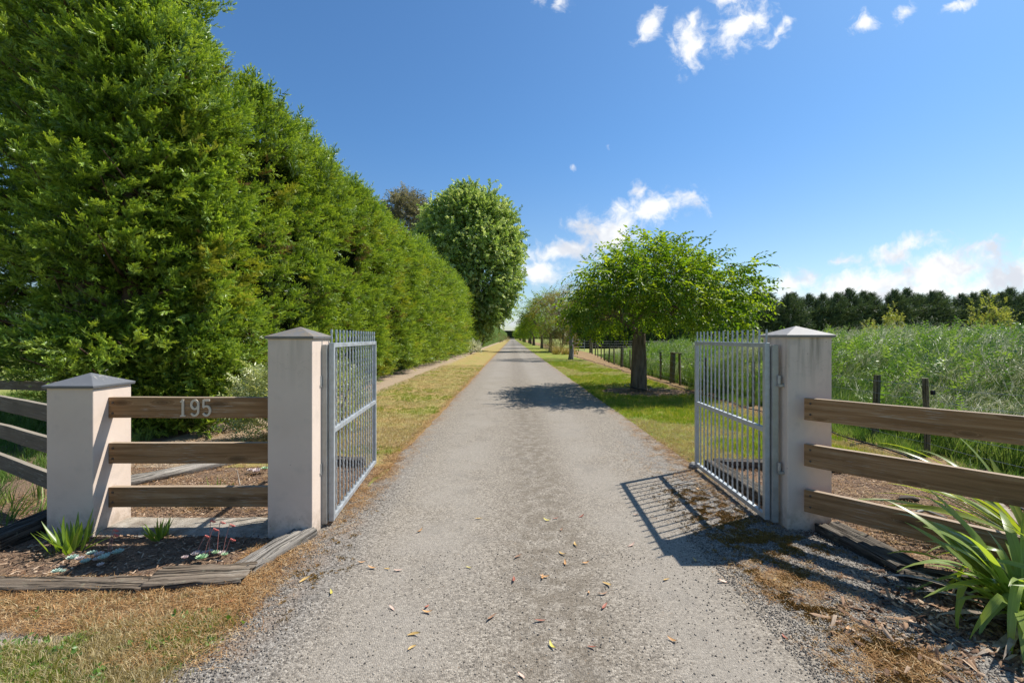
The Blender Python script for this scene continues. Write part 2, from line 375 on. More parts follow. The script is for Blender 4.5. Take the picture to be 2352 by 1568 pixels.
# ---- ground materials
def grd(t, p, stops, sc): return t.ramp(t.noise(p, sc, 6, .65), stops)
def m_drive(t):
    p = t.pos(); x, y, z = t.sep(p)
    v = t.voro(p, 110, 'Color'); vc = t.sep(v)[0]
    vd = t.voro(p, 110)
    big = t.noise(p, 1.1, 5, .6); med = t.noise(p, 7, 4, .6)
    base = t.ramp(vc, [(0, (.105, .09, .072)), (.3, (.205, .176, .140)), (.7, (.285, .247, .198)), (1, (.42, .37, .30))])
    base = t.mix(t.m('MULTIPLY', t.step(t.voro(p, 74), .2, .06), .38), base, (.065, .06, .055))
    base = t.mix(t.m('MULTIPLY', t.m('MULTIPLY', t.m('MAXIMUM', t.step(x, 1.35, 1.9), t.step(x, -.95, -1.35)), t.step(y, 9, 4)), .6), base, t.ramp(vc, [(0, (.07, .066, .062)), (.5, (.16, .15, .14)), (1, (.33, .31, .28))]))
    # wheel tracks are smooth and dusty, the middle brown
    track = t.m('MAXIMUM', t.step(t.m('ABSOLUTE', t.m('ADD', x, .62)), .55, .1), t.step(t.m('ABSOLUTE', t.m('SUBTRACT', x, 1.0)), .5, .1))
    base = t.mix(t.m('MULTIPLY', t.m('MULTIPLY', track, t.step(big, .3, .6)), .6), base, (.30, .268, .225))
    mid = t.step(t.m('ABSOLUTE', t.m('SUBTRACT', x, .28)), .5, .08)
    base = t.mix(t.m('MULTIPLY', t.m('MULTIPLY', mid, t.step(med, .38, .6)), .55), base, (.13, .105, .075))
    base = t.mix(t.m('MULTIPLY', t.step(t.noise(p, 2.6, 4), .55, .7), .28), base, (.16, .145, .125))
    base = t.mix(t.m('MULTIPLY', t.step(y, 6, 30), .28), base, (.25, .222, .19))
    # brown litter dust towards both edges
    ed = t.m('MAXIMUM', t.step(x, -1.15, -1.62), t.m('MULTIPLY', t.step(x, 1.85, 2.35), t.step(y, 3.8, 5)))
    en = t.noise(p, 4, 5, .7)
    base = t.mix(t.m('MULTIPLY', t.m('MULTIPLY', ed, t.step(en, .42, .6)), .75), base, (.24, .145, .075))
    base = t.mix(t.m('MULTIPLY', t.step(t.noise(p, 60, 2), .66, .72), t.m('MULTIPLY', t.step(med, .45, .6), .5)), base, (.3, .2, .12))
    h = t.m('ADD', t.m('MULTIPLY', vd, -1), t.m('MULTIPLY', t.noise(p, 160, 2), .5))
    return t.bsdf(base, .9, 0, t.bump(h, .75, .006), .2)
M['drive'] = material('chip_seal', m_drive)
def m_verge_l(t):
    p = t.pos(); x, y, z = t.sep(p)
    n = t.noise(p, 1.3, 5, .6); f = t.noise(p, 38, 4, .75)
    c = t.ramp(n, [(.3, (.19, .21, .04)), (.45, (.30, .25, .075)), (.62, (.36, .235, .09)), (.75, (.27, .17, .07))])
    c = t.mix(t.m('MULTIPLY', t.step(f, .4, .7), .5), c, (.46, .38, .2))
    c = t.mix(t.m('MULTIPLY', t.step(t.noise(p, 90, 2), .6, .7), .4), c, (.08, .11, .02))
    soil = t.m('MULTIPLY', t.step(t.m('ADD', x, t.m('MULTIPLY', n, 1.3)), -2.9, -3.5), .9)
    sc = t.mix(t.noise(p, 12, 5, .7), (.2, .13, .085), (.5, .4, .3))
    c = t.mix(soil, c, sc)
    red = t.m('MULTIPLY', t.step(t.m('ADD', x, t.m('MULTIPLY', n, .3)), -1.62, -1.42), .7)
    c = t.mix(red, c, t.mix(f, (.2, .1, .045), (.38, .22, .1)))
    return t.bsdf(c, .95, 0, t.bump(t.m('ADD', f, t.noise(p, 14, 3)), .8, .03), .1)
M['verge_l'] = material('dry_verge', m_verge_l)
def m_verge_r(t):
    p = t.pos(); x, y, z = t.sep(p)
    n = t.noise(p, .8, 5, .6); f = t.noise(p, 38, 4, .75)
    c = t.ramp(n, [(.3, (.10, .17, .02)), (.47, (.17, .225, .03)), (.6, (.28, .24, .06)), (.75, (.34, .2, .085))])
    c = t.mix(t.m('MULTIPLY', t.step(f, .45, .75), .4), c, (.36, .34, .12))
    edge = t.m('MAXIMUM', t.step(t.m('ADD', x, t.m('MULTIPLY', n, -.5)), 4.75, 5.05), t.step(t.m('ADD', x, t.m('MULTIPLY', n, -.3)), 2.18, 2.02))
    c = t.mix(t.m('MULTIPLY', edge, .85), c, t.mix(f, (.18, .1, .06), (.42, .27, .16)))
    return t.bsdf(c, .95, 0, t.bump(t.m('ADD', f, t.noise(p, 14, 3)), .8, .03), .1)
M['verge_r'] = material('green_verge', m_verge_r)
def m_mulch(t):
    p = t.pos(); f = t.noise(p, 42, 5, .75); n = t.noise(p, 3.2, 5, .6)
    c = t.ramp(f, [(.3, (.085, .055, .04)), (.5, (.19, .128, .088)), (.68, (.36, .26, .18))])
    c = t.mix(t.m('MULTIPLY', t.step(n, .45, .65), .5), c, (.30, .2, .12))
    return t.bsdf(c, .95, 0, t.bump(t.m('ADD', f, t.noise(p, 110, 3)), .9, .02), .1)
M['mulch'] = material('bark_mulch', m_mulch)
def m_fore(t):
    p = t.pos(); x, y, z = t.sep(p); f = t.noise(p, 48, 5, .75); n = t.noise(p, 3.4, 5, .6)
    c = t.ramp(f, [(.3, (.19, .125, .065)), (.5, (.36, .26, .14)), (.68, (.52, .42, .27))])
    c = t.mix(t.m('MULTIPLY', t.step(n, .5, .64), .6), c, (.17, .19, .045))
    soil = t.step(t.vm('LENGTH', t.vm('MULTIPLY', t.vm('SUBTRACT', p, (-2.85, 2.42, 0)), (1.1, 3.2, 0)), out=1), .8, .3)
    c = t.mix(t.m('MULTIPLY', soil, t.step(t.noise(p, 9, 4), .35, .55)), c, (.42, .36, .29))
    lit = t.step(t.m('ADD', y, t.m('MULTIPLY', n, .4)), 2.68, 2.85)
    c = t.mix(t.m('MULTIPLY', lit, .8), c, t.ramp(f, [(.35, (.13, .075, .045)), (.65, (.38, .25, .15))]))
    return t.bsdf(c, .95, 0, t.bump(t.m('ADD', f, t.noise(p, 120, 3)), .9, .02), .1)
M['fore'] = material('dry_foreground_turf', m_fore)
def m_paddock(t):
    p = t.pos(); n = t.noise(p, .25, 6, .65); f = t.noise(p, 9, 5, .7)
    c = t.ramp(n, [(.3, (.16, .21, .05)), (.55, (.27, .28, .08)), (.75, (.34, .30, .12))])
    return t.bsdf(t.mix(t.m('MULTIPLY', f, .5), c, (.2, .24, .06)), .95, 0, t.bump(f, .6, .06), .1)
M['paddock'] = material('paddock_grass', m_paddock)
M['bankm'] = material('bank_soil_grass', lambda t: t.bsdf(t.mix(t.noise(t.pos(), 4, 5), (.035, .06, .012), (.10, .15, .03)), 1, 0, t.bump(t.noise(t.pos(), 12, 4), .9, .06), 0))

# ------------------------------------------------------------------ ground, drive, verges
def sheet(name, x0, x1, ys, nx, z, mat, amp=0, seed=0, zf=None):
    V = []; ys = list(ys)
    for y in ys:
        a = x0(y) if callable(x0) else x0; b = x1(y) if callable(x1) else x1
        for i in range(nx+1):
            x = a+(b-a)*i/nx; zz = z+(amp*(float(fbm(x*3, y*3, seed))-.5) if 0 < i < nx else 0)
            if zf: zz += zf(x, y)
            V.append((x, y, zz))
    Fc = [(j*(nx+1)+i, j*(nx+1)+i+1, (j+1)*(nx+1)+i+1, (j+1)*(nx+1)+i) for j in range(len(ys)-1) for i in range(nx)]
    o = link(name, make_mesh(name, V, Fc, mat, True)); o['kind'] = 'structure'; return o
def ylog(a, b, n): return [a*(b/a)**(i/n) for i in range(n+1)]
wob = lambda y, s, a: a*(float(fbm(y*1.6, s*9.1, s, 4))-.5)*2*min(1, 12/max(abs(y), .5)+.15)
sheet('ground', -3000, 3000, [-400, -20, -5, 0, 5, 20, 60, 200, 800, 5000], 40, -.012, M['paddock'])
sheet('foreground_verge', -9, lambda y: -1.50+wob(y, 1, .12)-.06*max(0, (y-2.6)), [-1+.1*i for i in range(41)], 40, -.004, M['fore'], .012)
sheet('left_bed', -7.5, lambda y: -1.55+wob(y, 2, .1), [2.85+.1*i for i in range(66)], 50, 0, M['mulch'], .012)
sheet('left_verge', -5.4, lambda y: -1.40+wob(y, 3, .13), ylog(5.6, 620, 130), 18, .004, M['verge_l'], .01)
sheet('right_bed', lambda y: 1.95+wob(y, 4, .1)+.12*max(0, y-2), 9, [-1+.12*i for i in range(60)], 40, -.002, M['mulch'], .015)
sheet('right_verge', lambda y: 2.08+wob(y, 5, .16), lambda y: 5.75+(0 if y < 20 else min(2.4, (y-20)*.09)), ylog(5.65, 620, 130), 18, .004, M['verge_r'], .01)
LX = lambda y: -1.5+wob(y, 6, .08)-.10*max(0, min(1, (4.6-y)/1.0))
RX = lambda y: 2.24+wob(y, 7, .09)+(.42*max(0, min(1, (3.75-y)/.5)) if y < 3.75 else 0)-(.12*max(0, 2.5-y))
sheet('driveway', LX, RX, [-2, -1, 0]+ylog(.5, 620, 170), 30, .012, M['drive'], .004)
# bare ring under the nearest tree
TR = (3.82, 13.7)
V = [(TR[0], TR[1], .010)]; n = 48
for ring, k in ((.5, 1), (1, 2)):
    for i in range(n):
        a = 2*math.pi*i/n; q = ring*(1+.3*(float(fbm(math.cos(a)*2+5, math.sin(a)*2+5, 3))-.5)*2)
        V.append((TR[0]+.15+1.3*q*math.cos(a), TR[1]-.3+1.15*q*math.sin(a), .010))
Fc = [(0, 1+i, 1+(i+1) % n) for i in range(n)]+[(1+i, 1+n+i, 1+n+(i+1) % n, 1+(i+1) % n) for i in range(n)]
o = link('tree_bed', make_mesh('tree_bed', V, Fc, M['mulch'])); o['kind'] = 'structure'
# concrete footing strip between the left pillars
V = []; nx = 30; rows = [3.66, 3.72, 3.85, 3.98, 4.05]
for j, y in enumerate(rows):
    for i in range(nx+1):
        x = -3.5+1.62*i/nx; e = (fbm(x*7, j*3.1, 5)-.5)*.09
        V.append((x, y+(float(e) if j in (0, 4) else 0), .02+(.012*float(fbm(x*14, y*14, 9)) if 0 < j < 4 else -.016)))
Fc = [(j*(nx+1)+i, j*(nx+1)+i+1, (j+1)*(nx+1)+i+1, (j+1)*(nx+1)+i) for j in range(len(rows)-1) for i in range(nx)]
o = link('concrete_footing', make_mesh('concrete_footing', V, Fc, M['concrete'], True)); o['kind'] = 'structure'

# ------------------------------------------------------------------ pillars
def pillar(name, label, x0, x1, y0, y1, h, apex, ov, pm, cm, group):
    cx, cy = (x0+x1)/2, (y0+y1)/2
    t = thing(name, label, 'pillar', (cx, cy, 0), group)
    hb = h
    b = MB(); zs = [-.05, .3, .6, .9, 1.2, hb] if hb > 1.3 else [-.05, .3, .6, .9, hb]
    V = []
    for z in zs: V += [(x0, y0, z), (x1, y0, z), (x1, y1, z), (x0, y1, z)]
    Fc = [(3, 2, 1, 0)]
    for i in range(len(zs)-1): Fc += [(i*4+k, i*4+(k+1) % 4, i*4+4+(k+1) % 4, i*4+4+k) for k in range(4)]
    b.add(V, Fc); bevel(b.build('body', pm, t), .008, 2)
    b = MB(); X0, X1, Y0, Y1 = x0-ov, x1+ov, y0-ov, y1+ov
    s2 = .012
    V = [(X0+.004, Y0+.004, h), (X1-.004, Y0+.004, h), (X1-.004, Y1-.004, h), (X0+.004, Y1-.004, h), (X0, Y0, h+.022), (X1, Y0, h+.022), (X1, Y1, h+.022), (X0, Y1, h+.022), (cx, cy, apex)]
    b.add(V, [(3,2,1,0),(0,1,5,4),(1,2,6,5),(2,3,7,6),(3,0,4,7),(4,5,8),(5,6,8),(6,7,8),(7,4,8)])
    bevel(b.build('cap', cm, t), .003, 2)
    return t
PL = pillar('gate_pillar', 'tall cream plaster gate pillar left of the drive with orange lichen on its grey cap', -1.951, -1.594, 3.63, 3.99, 1.588, 1.69, .018, M['plaster'], M['cap_orange'], 'gate pillars')
PS = pillar('fence_pillar', 'short cream plaster pillar at the left end of the numbered fence, white-flecked grey cap', -3.735, -3.362, 3.65, 4.02, 1.192, 1.305, .022, M['plaster'], M['cap_white'], 'gate pillars')
PR = pillar('gate_pillar', 'tall water-stained plaster gate pillar right of the drive', 2.281, 2.648, 3.766, 4.135, 1.6, 1.70, .022, M['plaster_stained'], M['cap_dirty'], 'gate pillars')

# ------------------------------------------------------------------ timber rails
GS = [0]
def plank(mb, p0, p1, ht, th, warp=.004, seg=26, rot=0, rough=0):
    """solid board along p0->p1 (centre line); carries grain coordinates"""
    p0 = Vector(p0); p1 = Vector(p1); L = (p1-p0).length; t = (p1-p0).normalized()
    side = Vector((-t.y, t.x, 0)).normalized(); up = t.cross(side)*-1
    if up.z < 0: up = -up
    GS[0] += 3.71; off = GS[0]; V = []; g = []
    prof = [(-.5, -.5), (.5, -.5), (.5, .5), (-.5, .5)] if not rough else \
           [(-.5, -.5), (0, -.5), (.5, -.5), (.5, -.1), (.5, .25), (.48, .5), (.34, .5), (.22, .5), (.1, .5), (0, .5), (-.12, .5), (-.26, .5), (-.4, .5), (-.5, .46), (-.5, .1)]
    n = len(prof)
    for i in range(seg+1):
        s = i/seg; c = p0+t*(L*s)
        wv = (float(fbm(s*L*1.3+off, 1.7, 3))-.5)*2*warp; wu = (float(fbm(s*L*1.1+off, 5.2, 4))-.5)*2*warp
        for k, (a, b) in enumerate(prof):
            dx_, dz_ = 0, 0
            if rough:
                gr = float(fbm(s*L*3.5+off, k*3.3, 8, 4))-.5
                dz_ = rough*gr*3.2-(rough*.9 if k in (6, 9, 11) else 0) if b > .4 else 0; dx_ = rough*gr*2.0 if abs(a) > .45 else 0
                if i in (0, seg): c2 = t*(float(fbm(k*1.9, off, 2))-.5)*rough*6
                else: c2 = Vector((0,0,0))
            else: c2 = Vector((0,0,0))
            V.append(c+c2+side*(a*th+wv+dx_)+up*(b*ht+wu+dz_)); g.append((s*L+off, a*th+off, b*ht))
    Fc = []
    for i in range(seg):
        for k in range(n): Fc.append((i*n+k, (i+1)*n+k, (i+1)*n+(k+1) % n, i*n+(k+1) % n))
    Fc.append(tuple(range(n))); Fc.append(tuple(seg*n+k for k in range(n))[::-1])
    mb.add(V, Fc, g)
def nail(parent, c, n, r=.011):
    b = MB(); c = Vector(c); n = Vector(n).normalized(); b.tube([c-n*.001, c+n*.003], [r, r*.8], 8); b.build('screw', M['screw'], parent)

t = thing('rail_fence', 'three brown timber rails carrying the number 195 between the two left pillars', 'fence', (-2.65, 3.81, 0))
digit_parent = None
for i, (z0, z1) in enumerate([(.93, 1.102), (.553, .724), (.19, .357)]):
    b = MB(); plank(b, (-3.362, 3.815, (z0+z1)/2), (-1.949, 3.815, (z0+z1)/2), z1-z0, .05)
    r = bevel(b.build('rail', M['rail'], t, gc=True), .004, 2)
    for zz in (z0+.04, z1-.045): nail(r, (-3.325, 3.787, zz), (0, -1, 0)); nail(r, (-1.985, 3.787, zz), (0, -1, 0))
    if i == 0: digit_parent = r
# the digits 1 9 5 in slab lettering
def stroke(path, wd, dep, org):
    pts = [Vector((p[0], p[1])) for p in path]; L = []; Rr = []
    for i, p in enumerate(pts):
        tt = (pts[min(i+1, len(pts)-1)]-pts[max(0, i-1)]).normalized(); nn = Vector((-tt.y, tt.x)); w_ = wd[i] if hasattr(wd, '__len__') else wd
        L.append(p+nn*w_/2); Rr.append(p-nn*w_/2)
    V = []; n = len(pts)
    for dd in (0, -dep):
        for q in L+Rr: V.append((org[0]+q.x, org[1]+dd, org[2]+q.y))
    Fc = []
    for i in range(n-1):
        Fc += [(i, i+1, n+i+1, n+i), (2*n+i, 3*n+i, 3*n+i+1, 2*n+i+1), (i, 2*n+i, 2*n+i+1, i+1), (n+i, n+i+1, 3*n+i+1, 3*n+i)]
    Fc += [(0, n, 3*n, 2*n), (n-1, 3*n-1, 4*n-1, 2*n-1)]
    return V, Fc
def digit(ch, ox):
    b = MB(); H = .142; T = .019; org = (ox, 3.786, .945); D = .008
    def arc(cx, cz, rx, rz, a0, a1, n=22): return [(cx+rx*math.cos(R(a0+(a1-a0)*i/n)), cz+rz*math.sin(R(a0+(a1-a0)*i/n))) for i in range(n+1)]
    if ch == '1':
        b.add(*stroke([(0, 0), (0, H)], .018, D, org)); b.add(*stroke([(-.021, .005), (.021, .005)], .011, D+.0005, org)); b.add(*stroke([(0, H-.007), (-.013, H-.018), (-.021, H-.022)], .011, D+.0006, org))
    if ch == '9':
        b.add(*stroke(arc(0, H-.044, .029, .036, 0, 360, 30), .017, D, org))
        b.add(*stroke([(.029, H-.044)]+arc(-.002, .045, .031, .037, 12, -150, 18), [.017]*18+[.014, .012], D+.0006, org))
    if ch == '5':
        b.add(*stroke([(-.021, H-.008), (.030, H-.008)], .017, D, org)); b.add(*stroke([(-.021, H-.004), (-.023, .074)], .015, D+.0005, org))
        b.add(*stroke([(-.025, .075), (-.012, .084)]+arc(.002, .047, .030, .039, 80, -150, 24), .0165, D+.001, org))
    o = b.build('digit', M['digit'], digit_parent)
    o['label'] = 'pale metal figure ' + ch
XD = lambda x: (x-1176)*3.79/F
digit('1', XD(422)); digit('9', XD(449.5)); digit('5', XD(475.5))

# right hand flared fence
A0 = Vector((2.392, 3.715)); dirR = Vector((.645, -.764)).normalized(); A1 = A0+dirR*2.6
t = thing('rail_fence', 'three brown timber rails running from the right gate pillar towards the strappy plant', 'fence', (A0.x, A0.y, 0))
for (z0, z1) in [(.935, 1.113), (.56, .74), (.19, .37)]:
    b = MB(); plank(b, (A0.x, A0.y, (z0+z1)/2), (A1.x, A1.y, (z0+z1)/2), z1-z0, .05, .006, 40)
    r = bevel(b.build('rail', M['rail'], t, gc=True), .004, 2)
    nrm = Vector((dirR.y, -dirR.x, 0))
    for zz in (z0+.045, z1-.045):
        q = Vector((A0.x, A0.y, zz))+Vector((dirR.x, dirR.y, 0))*.045+nrm*.027; nail(r, q, nrm, .0095)
b = MB(); plank(b, (A1.x+.02, A1.y+.08, -.1), (A1.x+.02, A1.y+.08, 1.2), .12, .12); b.build('post', M['rail'], t, gc=True)

# left fence leaving the short pillar
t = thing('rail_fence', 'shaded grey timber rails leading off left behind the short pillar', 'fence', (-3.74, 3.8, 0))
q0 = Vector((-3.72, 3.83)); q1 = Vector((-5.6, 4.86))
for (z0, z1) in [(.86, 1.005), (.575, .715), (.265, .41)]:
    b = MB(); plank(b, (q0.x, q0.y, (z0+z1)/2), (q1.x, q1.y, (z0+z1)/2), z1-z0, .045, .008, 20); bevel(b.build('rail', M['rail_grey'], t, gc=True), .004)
for f in (.37, .86):
    p = q0.lerp(q1, f)+Vector((.05, .10)); b = MB(); plank(b, (p.x, p.y, -.05), (p.x, p.y, 1.06), .1, .1, 0, 6); b.build('post', M['rail'], t, gc=True)
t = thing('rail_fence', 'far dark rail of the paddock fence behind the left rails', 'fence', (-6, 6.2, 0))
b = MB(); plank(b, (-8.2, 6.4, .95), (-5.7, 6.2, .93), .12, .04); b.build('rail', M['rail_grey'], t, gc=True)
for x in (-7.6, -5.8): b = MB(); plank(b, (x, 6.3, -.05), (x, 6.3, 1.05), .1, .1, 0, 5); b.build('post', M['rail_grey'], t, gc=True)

# ------------------------------------------------------------------ steel gates
def gate(label, hx, hy, fx, fy, side):
    """side = +1: pillar to the left of the gate, -1: to the right"""
    t = thing('steel_gate', label, 'gate', (hx, hy, 0), 'open steel gates')
    h = Vector((hx, hy, 0)); f = Vector((fx, fy, 0)); u_ = (f-h).normalized(); L = (f-h).length; nn = Vector((-u_.y, u_.x, 0))
    Mx = Matrix((( u_.x, nn.x, 0), (u_.y, nn.y, 0), (0, 0, 1)))
    def bx(name, s0, s1, z0, z1, wd, mat=M['galv'], off=0):
        b = MB(); c = h+u_*((s0+s1)/2)+nn*off; b.box((c.x, c.y, (z0+z1)/2), (s1-s0, wd, z1-z0), Mx); return bevel(b.build(name, mat, t), .003, 2)
    bx('stile', 0, .042, .05, 1.555, .042); bx('stile', L-.042, L, .05, 1.555, .042)
    for nm, z0, z1 in (('top_rail', 1.515, 1.553), ('middle_rail', .79, .832), ('bottom_rail', .052, .094)): bx(nm, .043, L-.043, z0, z1, .040)
    # hinge post plate beside the pillar
    pp = bx('hinge_post', -.028, .03, .04, 1.54, .05, M['zinc'], side*.054)
    nb = 15; sp = (L-.07)/nb
    for i in range(nb+1):
        s = .02+i*sp if i else .0
        c = h+u_*(s+.014)
        segs = 64; path = [(c.x, c.y, .094+(1.67-.094)*k/segs) for k in range(segs+1)]
        b = MB(); b.tube(path, [.0078+.0016*(k % 2) for k in range(segs+1)], 6, twist=.35); b.build('bar', M['galv'], t)
    for zz in (1.21, .48):
        b = MB(); c = h+nn*side*.075; b.tube([(c.x, c.y-.04, zz), (c.x, c.y-.04, zz+.07)], .014, 10); b.box((c.x-side*.045 if False else c.x+nn.x*side*.03, c.y-.045, zz-.012), (.085, .03, .02))
        b.build('hinge', M['zinc'], t)
    return t
gate('open galvanised bar gate on the left tall pillar', -1.525, 3.84, -1.695, 5.62, 1)
gate('open galvanised bar gate on the right stained pillar', 2.172, 3.87, 2.235, 5.52, -1)

# ------------------------------------------------------------------ sleepers and edging
def sleeper(label, p0, p1, wd, ht, mat, rough=.009, name='timber_sleeper', group='old timber edging'):
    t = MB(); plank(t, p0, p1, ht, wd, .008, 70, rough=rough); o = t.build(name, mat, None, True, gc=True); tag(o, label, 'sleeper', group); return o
sleeper('long low weathered timber edging at the bottom left, grass in front', (-4.6, 2.93, -.035), (-2.32, 2.90, -.02), .14, .13, M['sleeper'])
sleeper('broad cracked grey sleeper ending beside the drive, lichen on top', (-2.34, 2.965, -.005), (-1.74, 3.03, .0), .22, .12, M['sleeper'], .014)
sleeper('short pale sleeper slanting down from the left tall pillar', (-1.83, 3.08, -.01), (-1.64, 3.66, .035), .17, .11, M['sleeper_pale'], .012)
sleeper('dark split sleeper lying on the left side of the short pillar', (-3.95, 3.2, .03), (-3.86, 4.0, .08), .2, .13, M['sleeper_dark'], .016)
sleeper('silver grey sleeper lying on mulch behind the numbered rails', (-4.2, 4.85, .03), (-3.3, 6.2, .03), .2, .1, M['sleeper_pale'], .012)
sleeper('dark charred sleeper running from the right pillar foot', (2.57, 3.72, .03), (2.68, 3.05, .02), .2, .12, M['sleeper_dark'], .011)
sleeper('dark split sleeper half under the strappy plant', (2.58, 3.04, .01), (3.1, 2.84, .02), .17, .09, M['sleeper_dark'], .011)
sleeper('stacked dark edging timber seen through the right gate bars', (2.46, 4.25, .05), (2.43, 5.6, .05), .15, .12, M['sleeper_dark'], .014)
sleeper('crosswise dark timber behind the right gate at the lawn edge', (2.5, 5.62, .045), (4.2, 5.4, .035), .14, .12, M['sleeper_dark'], .012)
sleeper('crosswise dark timber behind the left gate bars', (-2.9, 5.75, .04), (-1.85, 5.68, .04), .14, .11, M['sleeper_dark'], .012)

def rock(name, c, r, label, cat='stone', seed=0, mat=None):
    import bmesh
    bm = bmesh.new(); bmesh.ops.create_icosphere(bm, subdivisions=3, radius=1)
    for v_ in bm.verts:
        k = 1+.35*(float(fbm(v_.co.x*1.4+seed, v_.co.y*1.4+v_.co.z*1.1, seed))-.5)*2; v_.co *= k
        v_.co = Vector((v_.co.x*r[0], v_.co.y*r[1], v_.co.z*r[2]))
    me = bpy.data.meshes.new(name); bm.to_mesh(me); bm.free(); me.materials.append(mat or M['stone']); me.polygons.foreach_set('use_smooth', [True]*len(me.polygons))
    return tag(link(name, me, None, c), label, cat)
rock('stone', (G(1589, 1072)[0], 5.56, .035), (.065, .05, .045), 'rounded grey stone propping the free end of the right gate', seed=3)
rock('bark_lump', (G(2085, 1150)[0], G(2085, 1150)[1], .02), (.10, .045, .03), 'dark broken chunk of bark lying on the mulch behind the right rails', 'bark', 7, M['sleeper_dark'])
for k, (x, y, label) in enumerate([(2062, 990, 'pale stone by the foot of the second wire fence post'), (1985, 1010, 'small stone on dry soil near the black pipe'), (2145, 1005, 'grey stone half hidden in the long grass edge')]):
    g = G(x, y); rock('stone', (g[0], g[1], .02), (.07, .05, .035), label, seed=k+11)

# ------------------------------------------------------------------ leaf templates
def tri_leaf(base, ax, up, L, wd, fold=.25):
    """folded pointed leaf of 4 triangles"""
    ax = ax/np.linalg.norm(ax); side = np.cross(ax, up); side /= max(1e-6, np.linalg.norm(side)); nn = np.cross(side, ax)
    m = base+ax*L*.42-nn*wd*fold*.5; tip = base+ax*L-nn*L*.12
    return [base, m+side*wd/2+nn*wd*fold, m-side*wd/2+nn*wd*fold, m, tip], [(0, 3, 1), (0, 2, 3), (3, 4, 1), (2, 4, 3)]
def merge(lst):
    V = []; Fc = []
    for v_, f_ in lst:
        b = len(V); V += [tuple(p) for p in v_]; Fc += [tuple(i+b for i in q) for q in f_]
    return np.array(V), np.array(Fc)
def nrm(v_): return v_/max(1e-9, np.linalg.norm(v_))
def leaf_spray(nl, L, ll, lw, droop, rg, spread=1.0):
    """twig along +X with leaves hanging along both sides"""
    out = []
    for i in range(nl):
        s = (i+.6)/nl; b = np.array([L*s, 0, -droop*L*s*s])
        a = rg.uniform(0, 2*math.pi) if spread > 1.5 else (1 if i % 2 else -1)*math.pi/2+rg.normal(0, .5)
        ax = np.array([rg.uniform(.3, 1.0), math.sin(a)*spread, math.cos(a)*.5*spread-droop*rg.uniform(.5, 1.5)])
        up = np.array([rg.normal(0, .35), rg.normal(0, .35), 1.])
        out.append(tri_leaf(b, nrm(ax), up, ll*rg.uniform(.7, 1.2), lw*rg.uniform(.8, 1.15)))
    return merge(out)
def conifer_bough(rg, ns=11, fine=6, wd=1.):
    """feathery cypress plume, unit length along +X; third item says how near the tip each point is"""
    V = []; Fc = []; tp = []
    def T(a, b, c, ta, tb): k = len(V); V.extend([tuple(a), tuple(b), tuple(c)]); Fc.append((k, k+1, k+2)); tp.extend([ta, ta, tb])
    ph = rg.uniform(0, 6); curve = lambda s: np.array([s, .07*math.sin(3*s+ph), .10*s-.24*s*s+.08*s**4])
    for i in range(ns):
        s = .08+.92*i/ns; b = curve(s); ln = (.36*(1-s*.5))*rg.uniform(.7, 1.3)
        sg = 1 if i % 2 else -1; ang = rg.uniform(.3, .8); el = rg.normal(.15, .5)
        dr = nrm(np.array([math.cos(ang), sg*math.sin(ang), el])) if i < ns-1 else np.array([1, 0, .1])
        sd_ = nrm(np.cross(dr, [rg.normal(0, .5), rg.normal(0, .5), 1])); up_ = np.cross(sd_, dr)
        e = b+dr*ln+up_*(.04*ln); t0 = s*.45; T(b-sd_*.016*wd, b+sd_*.016*wd, e, t0, t0+.5)
        for j in range(fine):
            q = (j+.6)/(fine+.3); c = b+dr*ln*q; l2 = ln*.48*(1-q*.5)*rg.uniform(.7, 1.3); s2 = 1 if j % 2 else -1
            d2 = nrm(dr*1.25+sd_*s2*.7+up_*rg.normal(.1, .35)); w2 = (.026+.016*(1-q))*wd
            pw = nrm(np.cross(d2, up_+sd_*rg.normal(0, .4)))*w2; t1 = t0+.4*q; T(c-pw*.6-d2*.02, c+pw*.6, c+d2*l2, t1, t1+.35)
    return np.array(V), np.array(Fc), np.array([(t, 0, 0) for t in tp])
rg = np.random.default_rng(21)
TS = {}
bough_metas = [conifer_bough(rg, 13, 6) for _ in range(8)]
for k_, mk in (('bough', 'conifer'), ('bough_y', 'conifer_yellow'), ('bough_b', 'conifer_brown')):
    TS[k_] = template_set('spray_'+k_, bough_metas, M[mk])
TS['bough_d'] = template_set('spray_dark', [conifer_bough(rg, 10, 4) for _ in range(5)], M['conifer_dark'])
TS['bough_far'] = template_set('spray_far', [conifer_bough(rg, 10, 5) for _ in range(5)], M['conifer'])
TS['elm'] = template_set('elm_twig', [leaf_spray(11, .42, .115, .05, .5, rg, 1.0) for _ in range(7)], M['elm'])
TS['elm_small'] = template_set('small_twig', [leaf_spray(9, .4, .09, .04, .3, rg, 1.0) for _ in range(5)], M['elm'])
TS['elm_dull'] = template_set('bronze_twig', [leaf_spray(8, .4, .07, .032, .2, rg, 1.2) for _ in range(5)], M['elm_dull'])
TS['poplar'] = template_set('poplar_twig', [leaf_spray(26, .8, .17, .14, .15, rg, 2.2) for _ in range(6)], M['poplar'])
TS['gum'] = template_set('gum_twig', [leaf_spray(18, .7, .2, .06, .4, rg, 2) for _ in range(5)], M['gum'])
TS['varieg'] = template_set('variegated_twig', [leaf_spray(13, .28, .062, .026, .1, rg, 1.3) for _ in range(5)], M['varieg'])
TS['yshrub'] = template_set('yellow_twig', [leaf_spray(14, .4, .11, .05, .1, rg, 1.6) for _ in range(5)], M['yshrub'])
TS['brownshrub'] = template_set('brown_twig', [leaf_spray(16, .5, .08, .03, -.1, rg, 1.3) for _ in range(4)], M['brownshrub'])
TS['white'] = template_set('white_twig', [leaf_spray(14, .3, .06, .04, 0, rg, 2) for _ in range(4)], M['white_fl'])
